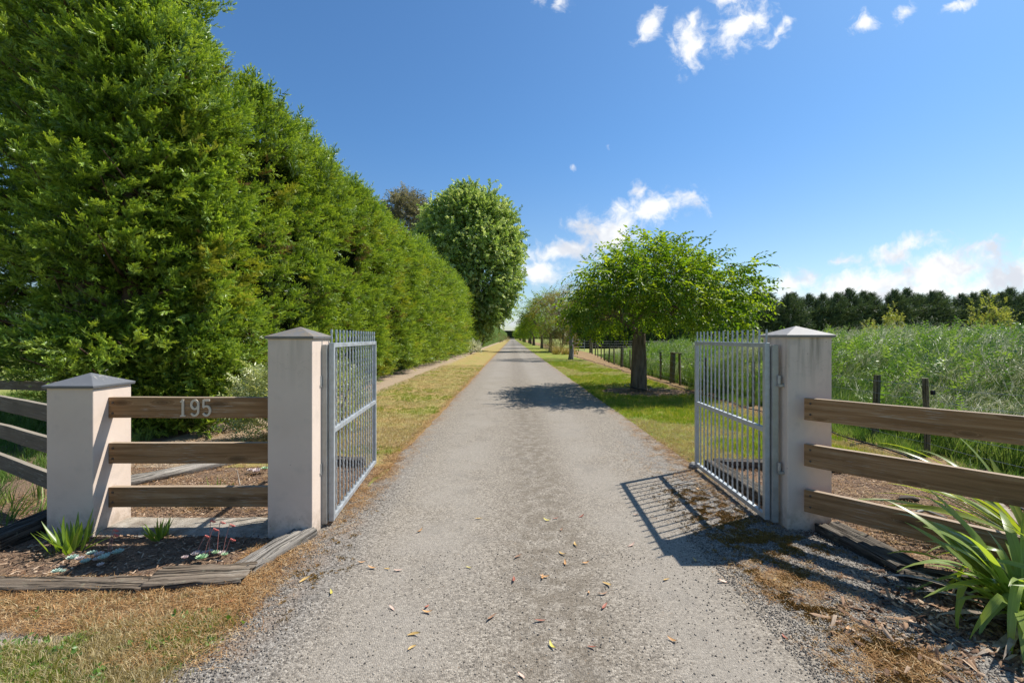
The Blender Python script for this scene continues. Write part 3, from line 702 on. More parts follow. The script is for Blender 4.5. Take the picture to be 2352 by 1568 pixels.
TS['ivy'] = template_set('ivy_twig', [leaf_spray(16, .6, .16, .14, .4, rg, 1.6) for _ in range(4)], M['ivy'])
TS['weed'] = template_set('weed_sprig', [leaf_spray(12, .4, .085, .034, -.05, rg, 1.2) for _ in range(6)], M['weed'])
def grass_tuft(rg, n, h, w_, lean, spread, seg=3, wind=(1, .15)):
    V = []; Fc = []
    for i in range(n):
        a = rg.uniform(0, 2*math.pi); r0 = rg.uniform(0, spread); hh = h*rg.uniform(.55, 1.15); ww = w_*rg.uniform(.7, 1.2)
        b = np.array([math.cos(a)*r0, math.sin(a)*r0, 0]); ln = np.array([math.cos(a)*.6+wind[0]*1.0, math.sin(a)*.6+wind[1], 0])*lean*rg.uniform(.4, 1.4)
        fa = rg.uniform(0, math.pi); sd_ = np.array([math.cos(fa), math.sin(fa), 0]); k = len(V)
        for j in range(seg+1):
            s = j/seg; c = b+np.array([0, 0, hh*(s-.28*lean*s*s)])+ln*hh*s*s; q = ww*(1-s)**.7*.5
            if j < seg: V += [tuple(c-sd_*q), tuple(c+sd_*q)]
            else: V.append(tuple(c))
        for j in range(seg-1): Fc += [(k+2*j, k+2*j+1, k+2*j+3), (k+2*j, k+2*j+3, k+2*j+2)]
        Fc.append((k+2*(seg-1), k+2*(seg-1)+1, k+2*seg))
    return np.array(V), np.array(Fc)
def seed_tuft(rg, n, h):
    V = []; Fc = []
    def T(a, b, c): k = len(V); V.extend([tuple(a), tuple(b), tuple(c)]); Fc.append((k, k+1, k+2))
    for i in range(n):
        a = rg.uniform(0, 6.3); b = np.array([math.cos(a), math.sin(a), 0])*rg.uniform(0, .12); hh = h*rg.uniform(.8, 1.15)
        ln = np.array([rg.uniform(.25, .8), rg.normal(.05, .2), 0])*hh
        pt = lambda s: b+np.array([0, 0, hh*(s-.22*s**3)])+ln*s**2.2
        sd_ = nrm(np.array([rg.normal(), rg.normal(), 0]))*.0022
        for j in range(3): T(pt(j/3)-sd_, pt(j/3)+sd_, pt((j+1)/3))
        for j in range(9):          # feathery head
            s = .68+.34*j/9; c = pt(s); dd = nrm(pt(s+.04)-pt(s)); o_ = nrm(np.array([rg.normal(), rg.normal(), rg.normal()]))
            T(c, c+dd*.03+o_*.006, c+dd*.055+o_*.022)
    return np.array(V), np.array(Fc)
TS['tall'] = template_set('tall_grass', [grass_tuft(rg, 15, .62, .012, .55, .12, 4) for _ in range(6)], M['blade'])
TS['seed'] = template_set('seeding_grass', [seed_tuft(rg, 9, .82) for _ in range(6)], M['seed'])
TS['lawn'] = template_set('lawn_tuft', [grass_tuft(rg, 13, .05, .0045, .5, .05, 2, (.1, 0)) for _ in range(6)], M['lawn'])
TS['edge'] = template_set('edge_tuft', [grass_tuft(rg, 16, .20, .007, .6, .06, 3, (.2, 0)) for _ in range(6)], M['blade'])
TS['dry'] = template_set('dry_tuft', [grass_tuft(rg, 12, .045, .0035, 1.0, .05, 2, (.1, 0)) for _ in range(6)], M['dry'])
TS['tussock'] = template_set('tussock_tuft', [grass_tuft(rg, 60, .7, .012, .8, .12, 4, (.25, 0)) for _ in range(3)], M['tussock'])
TS['clover'] = template_set('low_weed', [leaf_spray(7, .05, .018, .014, -.1, rg, 1.8) for _ in range(5)], M['weed'])
def chipm(rg, a, b, c):
    V = np.array([[-a, -b, 0], [a, -b*.8, 0], [a*.9, b, 0], [-a*.8, b*.9, 0], [-a*.9, -b*.7, c], [a*.8, -b*.6, c*.8], [a*.7, b*.7, c*.9], [-a*.7, b*.6, c]])
    V = V*(1+rg.normal(0, .18, V.shape)); return V, np.array([(4, 5, 6, 7), (0, 1, 5, 4), (1, 2, 6, 5), (2, 3, 7, 6), (3, 0, 4, 7)])
TS['gravel'] = template_set('gravel_stone', [chipm(rg, .0036, .003, .0035) for _ in range(6)], M['gravel'])
TS['chip'] = template_set('mulch_chip', [chipm(rg, .018*q, .005, .003) for q in (.5, .8, 1.1, 1.6)], M['chip'])
def needle(rg):
    V = []; Fc = []
    for i in range(7):
        c = rg.uniform(-.03, .03, 2); a = rg.uniform(0, 6.3); L = rg.uniform(.015, .045); w_ = .0011; z = rg.uniform(.001, .012); z2 = rg.uniform(.001, .02)
        dx_, dy_ = math.cos(a), math.sin(a); k = len(V)
        V += [(c[0]-dy_*w_, c[1]+dx_*w_, z), (c[0]+dy_*w_, c[1]-dx_*w_, z), (c[0]+dx_*L, c[1]+dy_*L, z2)]; Fc.append((k, k+1, k+2))
    return np.array(V), np.array(Fc)
TS['needle'] = template_set('needle_litter', [needle(rg) for _ in range(8)], M['needle'])
TS['moss'] = template_set('moss_tuft', [grass_tuft(rg, 16, .010, .005, .9, .012, 1, (0, 0)) for _ in range(4)], M['moss'])

# ------------------------------------------------------------------ trees
def grow(nodes, parents, targets, step, sag=.0, lift=.12):
    P = [np.array(p, float) for p in nodes]; par = list(parents); arr = np.array(P)
    order = np.argsort(np.linalg.norm(targets-arr[-1], axis=1)); start = len(P)-1
    for ti in order:
        tg = targets[ti]; dd = np.linalg.norm(arr[start:]-tg, axis=1); j = int(np.argmin(dd))+start; dist = dd[j-start]
        k = max(1, int(dist/step)); p0 = P[j]; new = []
        bend = np.array([0, 0, lift*dist])*(1 if dist > step*2 else 0)+rng.normal(0, .05, 3)*dist
        last = j
        for i in range(1, k+1):
            s = i/k; q = p0+(tg-p0)*s+bend*4*s*(1-s)*.5; P.append(q); par.append(last); last = len(P)-1; new.append(q)
        arr = np.vstack([arr, np.array(new)])
    return arr, np.array(par)
def branch_mesh(mb, P, par, r0, rmax, pw=.42, sides=6, fixed=None):
    n = len(P); cnt = np.zeros(n)
    kids = np.zeros(n, int)
    for i in range(n-1, 0, -1):
        if kids[i] == 0: cnt[i] = 1
        cnt[par[i]] += cnt[i]; kids[par[i]] += 1
    rad = np.minimum(rmax, r0*np.maximum(1, cnt)**pw)
    if fixed: rad[:len(fixed)] = fixed
    an = 2*math.pi*np.arange(sides)/sides
    V = []; Fc = []
    for i in range(1, n):
        a = P[par[i]]; b = P[i]; t_ = nrm(b-a); s_ = np.cross(t_, [0, 0, 1.]) if abs(t_[2]) < .95 else np.cross(t_, [1., 0, 0]); s_ = nrm(s_); u_ = np.cross(s_, t_)
        ra = min(rad[par[i]], rad[i]*1.35) if par[i] > (len(fixed)-1 if fixed else 0) else min(rad[par[i]], rad[i]*2.2); rb = rad[i]
        if fixed and i < len(fixed): ra = rad[par[i]]
        k = len(V); ring = np.cos(an)[:, None]*s_+np.sin(an)[:, None]*u_
        V += list(map(tuple, a-t_*ra*.25+ring*ra))+list(map(tuple, b+ring*rb))
        Fc += [(k+q, k+(q+1) % sides, k+sides+(q+1) % sides, k+sides+q) for q in range(sides)]
    mb.add(V, Fc); return cnt
def crown_targets(c, r, n, lump=.25, low=-.6, shell=.55, seed=0):
    out = []
    while len(out) < n:
        d_ = nrm(rng.normal(0, 1, 3))
        if d_[2] < low: continue
        k = 1+lump*2*(float(fbm(d_[0]*1.9+seed*3.1+9, d_[1]*1.9+d_[2]*1.7+5, seed, 2))-.5)
        q = (shell+(1-shell)*rng.uniform(0, 1)**.6)*k
        out.append(np.array(c)+d_*np.array(r)*q)
    return np.array(out)
def broadleaf(name, label, loc, trunk_pts, trunk_r, crown_c, crown_r, nt, ts, tscale, per, bmat, group=None, low=-.6, lump=.25, step=.3, r0=.006, pw=.42, seed=0, cat='tree', droop=-.35, shell=.55, rmax=.12, jit=.12):
    """trunk_pts, crown_c relative to loc"""
    t = thing(name, label, cat, loc, group); lo = np.array(loc, float)
    nodes = [lo+np.array(p) for p in trunk_pts]; par = [0]+list(range(len(nodes)-1))
    T = crown_targets(lo+np.array(crown_c), crown_r, nt, lump, low, shell, seed)
    P, pr = grow(nodes, par, T, step)
    mb = MB(); nt_ = len(nodes)
    cnt = branch_mesh(mb, P, pr, r0, rmax, pw, 6)
    # trunk itself: rings with buttress and bumps
    tb = MB(); path = nodes; rr = trunk_r
    K = 14; rings = []
    for i in range(len(path)):
        for k in range(K):
            a = 2*math.pi*k/K; q = rr[i]*(1+.13*(float(fbm(math.cos(a)*2+3, math.sin(a)*2+i*.6, seed+4))-.5)*2)
            rings.append(path[i]+np.array([math.cos(a)*q, math.sin(a)*q, 0]))
    Fc = [(i*K+k, i*K+(k+1) % K, (i+1)*K+(k+1) % K, (i+1)*K+k) for i in range(len(path)-1) for k in range(K)]
    tb.add(rings, Fc); tb.build('trunk', bmat, t, True)
    if nt_ < len(P):
        mb2 = mb; mb2.build('branches', bmat, t, True)
    sel = np.where(cnt <= 4)[0]; sel = sel[sel >= nt_]
    sel = np.repeat(sel, per); n = len(sel)
    d_ = P[sel]-P[pr[sel]]; d_ = d_/np.maximum(1e-6, np.linalg.norm(d_, axis=1))[:, None]
    out = P[sel]-(lo+np.array(crown_c)); out = out/np.maximum(.3, np.linalg.norm(out/np.array(crown_r), axis=1))[:, None]/max(crown_r)
    D = d_*.5+out*.7+rng.normal(0, .55, (n, 3)); D[:, 2] += droop*.3
    pos = P[sel]+rng.normal(0, jit, (n, 3))
    scatter('crown', ts, pos, dir2rot(D, rng.normal(0, .5, n)), tscale*U(.7, 1.25, n), t)
    return t
def copy_tree(src, loc, rz=0, sc=1., label=None):
    r = src.copy(); COL.objects.link(r); r.location = loc; r.rotation_euler = (0, 0, rz); r.scale = (sc, sc, sc); ORG[r.name] = Vector(loc)
    if label: r['label'] = label
    for ch in list(src.children):
        c = ch.copy(); COL.objects.link(c); c.parent = r
    return r

# nearest tree on the right verge
tl = (TR[0], TR[1], 0)
main = broadleaf('shade_tree', 'nearest spreading green tree on the right verge with thick grooved trunk', tl,
    [(0, 0, -.05), (.0, 0, .12), (0, 0, .5), (.01, 0, 1.0), (.0, 0, 1.45), (.03, 0, 1.72)], [.30, .25, .232, .225, .20, .17],
    (.60, .1, 2.45), (2.5, 2.4, 1.85), 820, TS['elm'], 1.12, 4, M['bark'], None, -.27, .27, .26, .0055, .46, 5, rmax=.12, jit=.16, shell=.4)
# limb low to the left is grown from the trunk; black hose loop at the foot
t = thing('hose_loop', 'black irrigation hose looped round the foot of the nearest tree', 'hose', (TR[0], TR[1], 0))
b = MB(); pth = []
for i in range(60):
    a = 2*math.pi*i/59*2.0; rr_ = .33+.07*math.sin(a*1.5)
    pth.append((TR[0]+rr_*math.cos(a)*1.1, TR[1]-.05+rr_*math.sin(a), .03+.14*abs(math.sin(a*.5+.4))))
b.tube(pth, .012, 6); b.build('hose', M['black'], t, True)

second = broadleaf('verge_tree', 'thin bronze-green tree, second along the right verge, with forking pale limbs', (4.32, 33.4, 0),
    [(0, 0, -.05), (.05, 0, .6), (.0, 0, 1.3), (.05, 0, 2.0), (0, 0, 2.5)], [.2, .16, .15, .13, .11],
    (.3, 0, 3.5), (2.9, 2.6, 1.75), 260, TS['elm_dull'], 1.5, 6, M['bark_pale'], 'trees along the right verge', -.5, .3, .4, .012, .46, 8, rmax=.1, jit=.2, shell=.5)
third = broadleaf('verge_tree', 'dense dark green tree just beyond the bronze one on the right verge', (4.4, 52, 0),
    [(0, 0, -.05), (0, 0, .6), (0, 0, 1.3), (.05, 0, 1.9)], [.26, .2, .17, .13],
    (-.2, 0, 3.8), (3.1, 3.0, 2.4), 200, TS['elm_small'], 2.1, 8, M['bark'], 'trees along the right verge', -.5, .3, .5, .014, .45, 11, rmax=.12, jit=.3)
small = broadleaf('verge_tree', 'round green tree with a short dark trunk further down the right verge', (4.5, 94, 0),
    [(0, 0, -.05), (0, 0, .6), (0, 0, 1.3), (.05, 0, 1.7)], [.34, .27, .24, .16],
    (0, 0, 3.4), (2.8, 2.8, 2.0), 140, TS['elm_small'], 2.8, 8, M['bark'], 'trees along the right verge', -.5, .35, .6, .02, .45, 15, rmax=.14, jit=.35)
copy_tree(third, (4.45, 68, 0), 2.1, .95, 'leafy tree with pale forked limbs, fourth along the right verge')
for i, (y, s_) in enumerate([(112, .95), (130, 1.0), (152, .9), (175, 1.), (200, 1.05), (228, 1.), (262, .95), (300, 1.)]):
    copy_tree(small, (4.6+.3*math.sin(i*2), y, 0), i*1.3, s_, 'small distant green tree, %s along the receding row on the right verge' % ('sixth', 'seventh', 'eighth', 'ninth', 'tenth', 'eleventh', 'second last', 'last')[i])

# big light green tree over the hedge
broadleaf('tall_tree', 'huge light green broadleaf tree rising over the end of the clipped hedge', (-5.6, 55, 0),
    [(0, 0, -.1), (0, 0, 2), (.1, 0, 4), (0, 0, 6)], [.7, .5, .45, .4],
    (-.1, 0, 11.0), (6.0, 5.8, 8.4), 1000, TS['poplar'], 1.15, 18, M['bark'], None, -.95, .2, .9, .02, .45, 21, rmax=.35, jit=.5, droop=.1, shell=.62)
broadleaf('gum_tree', 'greyish gum tree crown showing behind the hedge left of the tall tree', (-15.3, 64, 0),
    [(0, 0, -.1), (0, 0, 4), (.2, 0, 8), (0, 0, 13)], [.6, .45, .4, .3],
    (0.4, 0, 18.0), (3.0, 3.0, 3.2), 200, TS['gum'], 1.7, 10, M['bark_pale'], None, -.9, .35, .8, .03, .45, 25, rmax=.3, jit=.35)
# ivy clad trunk and shrubs at the tall tree's foot
def shrub(name, label, cat, loc, r, ts, n, sc, bm='bark', low=-.3, group=None, stems=7, seed=0, lump=.35):
    t = thing(name, label, cat, loc, group); lo = np.array(loc, float); c = lo+np.array([0, 0, r[2]*.55])
    T = crown_targets(c, (r[0], r[1], r[2]*.6), n, lump, low-.4, .45, seed)
    T[:, 2] = np.maximum(T[:, 2], lo[2]+.05)
    b = MB()
    for i in range(stems):
        e = T[rng.integers(0, n)]; m_ = lo+(e-lo)*.5+np.array([0, 0, .12*r[2]]); b.tube([tuple(lo+rng.normal(0, .03, 3)*[1, 1, 0]), tuple(m_), tuple(e)], [.022*r[2], .014*r[2], .005], 5)
    b.build('stems', M[bm], t)
    D = (T-lo)/np.linalg.norm(T-lo, axis=1)[:, None]+rng.normal(0, .4, (n, 3))
    scatter('foliage', ts, T, dir2rot(D, rng.normal(0, .6, n)), sc*U(.7, 1.25, n), t)
    return t
shrub('ivy_column', 'dark ivy covered stem beside the tall tree at the hedge end', 'ivy', (-4.75, 52.5, 0), (.5, .5, 9), TS['ivy'], 420, 1.1)
shrub('shrub', 'bright green bush at the foot of the tall tree', 'shrub', (-3.9, 54, 0), (1.5, 1.5, 4.6), TS['poplar'], 260, 1.0)
shrub('shrub', 'white flowering low bush on the left verge below the tall tree', 'shrub', (-4.0, 44, 0), (1.1, 1.1, 1.1), TS['white'], 330, 1.0)
shrub('shrub', 'glossy cream-variegated bush between the hedge and the left tall pillar', 'shrub', (-3.5, 7.0, 0), (.62, .5, .98), TS['varieg'], 900, 1.0)
shrub('shrub', 'low variegated bush seen through the left gate bars', 'shrub', (-3.05, 8.0, 0), (.42, .5, .9), TS['varieg'], 380, 1.0)
shrub('shrub', 'large brown-green bush behind the second verge tree', 'shrub', (5.3, 50, 0), (1.9, 1.2, 2.5), TS['brownshrub'], 900, 1.0)
shrub('shrub', 'dark green rounded bush left of the large brown bush', 'shrub', (4.1, 47, 0), (.7, .7, .9), TS['brownshrub'], 200, .7)
for x, y, l in ((4.2, 43.5, 'golden tussock at the left of the brown bush'), (5.0, 43, 'orange-tipped tussock in front of the brown bush'), (5.7, 43.5, 'golden tussock at the right of the second verge tree')):
    t = thing('tussock', l, 'grass', (x, y, 0), 'golden tussocks'); scatter('blades', TS['tussock'], np.array([[x, y, 0], [x+.25, y, 0], [x-.2, y+.2, 0], [x, y-.2, 0]]), yawrot(4), U(1.3, 1.7, 4), t)

# ------------------------------------------------------------------ tall hedge
def hedge_pts(y0, y1, dens, z0=.12, ztop=6.7):
    n = int((y1-y0)*(ztop-z0)*dens); y = U(y0, y1, n); z = z0+(ztop-z0)*rng.uniform(0, 1, n)**.95
    bulge = .2*np.abs(np.sin(y*1.75+.6*np.sin(y*.6)))+.75*(fbm(y*.9, z*.8, 31)-.5)+.85*(fbm(y*2.2, z*2.0, 33)-.5)
    depth = np.abs(rng.normal(0, .22, n))
    x = -4.85-.085*z+bulge-depth-.5*np.clip((z-5.6)/1.2, 0, 1)**2
    under = np.clip((.9-z)/.9, 0, 1)*.35
    P = np.stack([x-under, y, z], 1); P_ok = x < -4.72-.3*np.clip(z-4.6, 0, 9); P_ok |= (z < 4.6) | (y > 20); return P[P_ok & (fbm(y*1.5, z*1.5, 35, 3) > .39) | (depth > .45) | (y > 36)]
hedge = thing('conifer_hedge', 'tall dense green conifer hedge lining the left of the drive', 'hedge', (-5.6, 7.6, 0))
def hedge_scatter(P, ts, sc, parent, out=(1., -.25, .28), name='foliage'):
    n = len(P); D = np.array(out)+rng.normal(0, .36, (n, 3)); return scatter(name, ts, P, dir2rot(D, rng.normal(0, .8, n)), sc*U(.7, 1.3, n), parent)
secs = [(7.4, 11, 130, .40), (11, 16, 105, .43), (16, 24, 62, .55), (24, 36, 28, .75), (36, 54, 15, 1.0)]
for (a, b_, dn, sc) in secs:
    P = hedge_pts(a, b_, dn); f = fbm(P[:, 1]*.8+3, P[:, 2]*.8, 41, 3); r_ = rng.uniform(0, 1, len(P))
    ysel = ((f > .67) & (r_ < .7)) | (r_ > .99); bsel = (~ysel) & (((f < .28) & (r_ < .4)) | (r_ < .02))
    hedge_scatter(P[~(ysel | bsel)], TS['bough'] if a < 24 else TS['bough_far'], sc, hedge)
    if ysel.any(): hedge_scatter(P[ysel], TS['bough_y'], sc*.9, hedge, name='golden_foliage')
    if bsel.any(): hedge_scatter(P[bsel], TS['bough_b'], sc*.8, hedge, name='dead_foliage')
# crest: leaders of the single trees
P = []; 
for y in np.arange(7.4, 54, 1.1):
    y2 = y+rng.normal(0, .25); hh = 6.75+rng.normal(0, .14)+.12*math.sin(y*.7); cx = -5.7+rng.normal(0, .1)
    k = int(150 if y < 24 else 70)
    z = hh-rng.uniform(0, 1, k)**1.1*1.5; rr_ = .12+.55*(hh-z)
    a = U(0, 6.28, k); q = rr_*np.sqrt(U(.3, 1, k)); P.append(np.stack([cx+np.cos(a)*q, y2+np.sin(a)*q, z], 1))
P = np.concatenate(P); n = len(P); D = np.stack([.55+rng.normal(0, .4, n), rng.normal(0, .45, n)-.1, .75+rng.normal(0, .3, n)], 1)
near_ = P[:, 1] < 24
scatter('crest_foliage', TS['bough'], P[near_], dir2rot(D[near_], rng.normal(0, .8, near_.sum())), .5*U(.7, 1.3, near_.sum()), hedge)
scatter('crest_foliage', TS['bough_far'], P[~near_], dir2rot(D[~near_], rng.normal(0, .8, (~near_).sum())), .85*U(.7, 1.3, (~near_).sum()), hedge)
# near end and back of the hedge
n = 2300; P = np.stack([U(-6.9, -4.8, n), 7.5+np.abs(rng.normal(0, .25, n)), .15+7*rng.uniform(0, 1, n)**1.15], 1); P[:, 1] += 1.3*(fbm(P[:, 0]*1.6, P[:, 2]*1.3, 37)-.35); P = P[(P[:, 0] < -5.0-.24*np.clip(P[:, 2]-3.2, 0, 9)) & (fbm(P[:, 0]*2+3, P[:, 2]*2, 38) > .38)]
hedge_scatter(P, TS['bough'], .55, hedge, (.55, -.75, .3), 'foliage')
n = 2600; P = np.stack([-8.0+np.abs(rng.normal(0, .2, n)), U(9, 54, n), U(.3, 6.6, n)], 1); hedge_scatter(P, TS['bough_far'], .9, hedge, (-1, 0, .3), 'back_foliage')
n = 900; P = np.stack([U(-7.4, -4.85, n), 7.45+np.abs(rng.normal(0, .22, n)), .08+1.5*rng.uniform(0, 1, n)], 1); hedge_scatter(P, TS['bough'], .42, hedge, (.45, -.85, .25), 'foliage')
n = 3400; P = np.stack([U(-13, -6.6, n), 9.9+rng.normal(0, .35, n), 1.0+9.5*rng.uniform(0, 1, n)], 1); P = P[fbm(P[:, 0]*1.1, P[:, 2]*1.1, 44, 3) > .40]; hedge_scatter(P, TS['bough'], .62, hedge, (.5, -.6, .3), 'foliage')
# near-black core added to block light, inner shade in its colour; then trunks
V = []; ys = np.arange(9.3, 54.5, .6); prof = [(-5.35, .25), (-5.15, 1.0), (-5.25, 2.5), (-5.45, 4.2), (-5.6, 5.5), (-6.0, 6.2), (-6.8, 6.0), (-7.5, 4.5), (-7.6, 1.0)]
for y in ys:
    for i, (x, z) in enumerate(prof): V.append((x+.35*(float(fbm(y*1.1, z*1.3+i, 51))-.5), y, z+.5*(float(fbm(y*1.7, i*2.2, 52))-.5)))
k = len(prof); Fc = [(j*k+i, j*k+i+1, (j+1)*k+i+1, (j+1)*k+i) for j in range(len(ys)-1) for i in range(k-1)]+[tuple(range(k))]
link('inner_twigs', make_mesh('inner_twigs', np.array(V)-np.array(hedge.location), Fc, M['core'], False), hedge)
for y in np.arange(7.9, 30, 1.45):
    b = MB(); x = -6.2+rng.normal(0, .1); b.tube([(x, y, -.1), (x+.05, y, 1.2), (x-.05, y, 3.5), (x, y, 6.3)], [.16, .12, .09, .03], 8)
    for q in range(9):
        z = .5+q*.55; a = rng.uniform(-1.4, .3) if q % 2 else rng.uniform(-2.6, -1.2); L = rng.uniform(.9, 1.5)
        b.tube([(x, y, z), (x+math.cos(a)*L*.5, y+math.sin(a)*L*.5, z+.22), (x+math.cos(a)*L, y+math.sin(a)*L, z+.5)], [.035, .022, .006], 5)
    b.build('trunk', M['bark_red'], hedge, True)

# ragged conifers at the near left end, sky showing between their boughs
def conifer(label, loc, H, rad, nb, seed, zlow=.9, sparse=1.):
    t = thing('conifer_tree', label, 'tree', loc, 'ragged conifers at the near end of the hedge'); lo = np.array(loc, float); r_ = np.random.default_rng(seed)
    b = MB(); b.tube([(lo[0], lo[1], -.1), (lo[0]+.06, lo[1], H*.3), (lo[0]-.05, lo[1], H*.65), (lo[0], lo[1], H)], [.2, .15, .1, .02], 9); b.build('trunk', M['bark_red'], t, True)
    bb = MB(); PP = []; DD = []; SS = []
    for i in range(nb):
        z = zlow+(H-zlow)*(i/nb); a = i*2.4+r_.normal(0, .3); L = rad*(1-.86*(z/H)**1.4)*r_.uniform(.6, 1.15)
        dr = np.array([math.cos(a), math.sin(a), .22+.3*z/H]); p0 = lo+np.array([0, 0, z]); lift = .12*L
        pt = lambda s: p0+dr*L*s*np.array([1, 1, .8])+np.array([.12*s*s*L, 0, lift*s*s])
        bb.tube([tuple(pt(s)) for s in (0, .35, .7, 1)], [.035, .026, .016, .005], 5)
        m_ = int(19*L*sparse)+5
        for j in range(m_):
            s = .22+.8*r_.uniform(0, 1)**.8; side = r_.normal(0, .20+.12*L)
            q = pt(s)+np.array([-math.sin(a)*side, math.cos(a)*side, r_.normal(0, .09)])
            
            if float(fbm(q[0]*1.7+q[1]*.8, q[2]*1.7, 39)) < .35: continue
            PP.append(q); DD.append(np.array([math.cos(a), math.sin(a), .2])+np.array([-math.sin(a), math.cos(a), 0])*side*1.6+r_.normal(0, .3, 3)+np.array([.3, 0, .05])); SS.append(r_.uniform(.28, .54))
    bb.build('branches', M['bark_red'], t, True)
    n = len(PP); scatter('foliage', TS['bough'], np.array(PP), dir2rot(np.array(DD), rng.normal(0, .8, n)), np.array(SS), t); return t
conifer('ragged conifer at the near corner of the hedge, behind the numbered rails', (-6.55, 7.8, 0), 8.6, 1.5, 115, 3, .3, 1.5)
conifer('open ragged conifer behind the short pillar with sky between its boughs', (-7.6, 8.1, 0), 12, 2.1, 100, 5, .8, 1.25)
conifer('leftmost ragged conifer at the photo edge, branches hanging over the paddock fence', (-10.5, 9.0, 0), 13, 2.6, 125, 9, .7, 1.2)
conifer('ragged conifer between the leftmost tree and the one behind the short pillar', (-9.0, 9.6, 0), 12.5, 2.2, 110, 19, .9, 1.1)
conifer('ragged conifer behind the leftmost ones, mostly hidden by their boughs', (-8.6, 10.6, 0), 10.5, 2.0, 90, 12, 1.2, 1.)

# clipped far hedge on the left and dark trees closing the drive
def clipped(name, label, x0, x1, ya, yb, h, mat, seed):
    t = thing(name, label, 'hedge', ((x0+x1)/2, ya, 0)); V = []; ys = np.linspace(ya, yb, 40); prof = [(x1, 0), (x1-.05, h*.33), (x1-.1, h*.66), (x1-.2, h-.1), (x1-.6, h), (x0+.3, h), (x0, 0)]
    for y in ys:
        for i, (x, z) in enumerate(prof): V.append((x+.3*(float(fbm(y*.2, i*1.3, seed))-.5), y, z+(.3*(float(fbm(y*.25, i, seed+1))-.5) if z > 0 else 0)))
    k = len(prof); Fc = [(j*k+i, j*k+i+1, (j+1)*k+i+1, (j+1)*k+i) for j in range(len(ys)-1) for i in range(k-1)]+[tuple(range(k))]
    link('foliage', make_mesh('foliage', np.array(V)-np.array(t.location), Fc, mat, False), t); return t
M['clip'] = material('clipped_foliage', lambda t: t.bsdf(t.ramp(t.noise(t.pos(), 2.2, 7, .8), [(.3, (.035, .06, .012)), (.5, (.085, .14, .025)), (.7, (.14, .2, .04))]), .95, 0, t.bump(t.noise(t.pos(), 5, 6, .8), 1, .3), .1))
M['clip_d'] = material('dark_clipped_foliage', lambda t: t.bsdf(t.ramp(t.noise(t.pos(), 1.2, 7, .8), [(.3, (.012, .018, .012)), (.7, (.04, .055, .03))]), .95, 0, t.bump(t.noise(t.pos(), 3, 6, .8), 1, .4), .05))
clipped('clipped_hedge', 'smooth clipped pale green hedge beyond the tall tree', -8.5, -4.7, 66, 190, 5.7, M['clip'], 61)
clipped('clipped_hedge', 'darker far stretch of clipped hedge narrowing towards the horizon', -8.5, -4.9, 192, 480, 5.9, M['clip'], 63)
t = clipped('distant_hedge', 'dark clipped hedge closing the far end of the drive', -60, 60, 520, 524, 9.5, M['clip_d'], 67)
b = MB(); b.box((-1, 420, .55), (6, .4, 1.1)); b.box((-4.2, 420, .75), (.5, .5, 1.5)); b.box((2.2, 420, .75), (.5, .5, 1.5)); tag(b.build('low_wall', M['wallbeige']), 'tiny beige low wall at the far end of the drive', 'wall')
# low plants at the base of the far hedge
for x, y, s_, l in ((-4.0, 150, 1.6, 'grey-green low bush at the foot of the far clipped hedge'), (-3.6, 170, 1.3, 'pale low bush further along the clipped hedge')):
    shrub('shrub', l, 'shrub', (x, y, 0), (1.8*s_, 1.2, 1.4*s_), TS['brownshrub'], 120, 2.0)

# ------------------------------------------------------------------ dark shelterbelt across the paddock
def belt_tree(loc, seed, H, label):
    t = thing('shelterbelt_conifer', label, 'tree', loc, 'conifers of the dark shelterbelt'); lo = np.array(loc, float); r_ = np.random.default_rng(seed)
    b = MB(); b.tube([(lo[0], lo[1], -.1), (lo[0], lo[1], H*.5), (lo[0]+.2, lo[1], H)], [.25, .17, .02], 6); b.build('trunk', M['bark_red'], t)
    n = 1150; z = .1+(H-.1)*r_.uniform(0, 1, n)**.85; R_ = np.where(z < H*.62, 1.7, 1.7*np.clip((H-z)/(H*.38), 0, 1)**1.25)+.05
    a = r_.uniform(0, 6.28, n); q = R_*np.sqrt(r_.uniform(.25, 1, n))*(1+.25*np.sin(z*3+a*2))
    P = lo+np.stack([np.cos(a)*q, np.sin(a)*q, z], 1); D = np.stack([np.cos(a)*.7+.5, np.sin(a)*.7, .45+.9*(z > H*.7)+r_.normal(0, .3, n)], 1)
    sc = 1.5*r_.uniform(.6, 1.25, n)*np.clip(1.15-1.0*np.clip(z/H-.55, 0, 1)/.45*.75, .35, 1.)
    scatter('crown', TS['bough_d'], P, dir2rot(D, r_.normal(0, .8, n)), sc, t); return t
LB = 'dark conifer in the shelterbelt across the paddock'
variants = [belt_tree((10+2.1*i, 70+.4*math.sin(i*3), 0), 70+i, 8.3+[.0, .5, .3, -.2, .4][i], LB) for i in range(5)]
for i in range(5, 44):
    copy_tree(variants[(i*3+i//5) % 5], (10+2.1*i+rng.normal(0, .25), 70+rng.normal(0, .5), 0), rng.uniform(-.5, .5), rng.uniform(.92, 1.08))
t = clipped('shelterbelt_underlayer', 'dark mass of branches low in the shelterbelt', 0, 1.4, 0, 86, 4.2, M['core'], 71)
t.rotation_euler = (0, 0, R(-90)); t.location = (9.0, 71.2, 0)

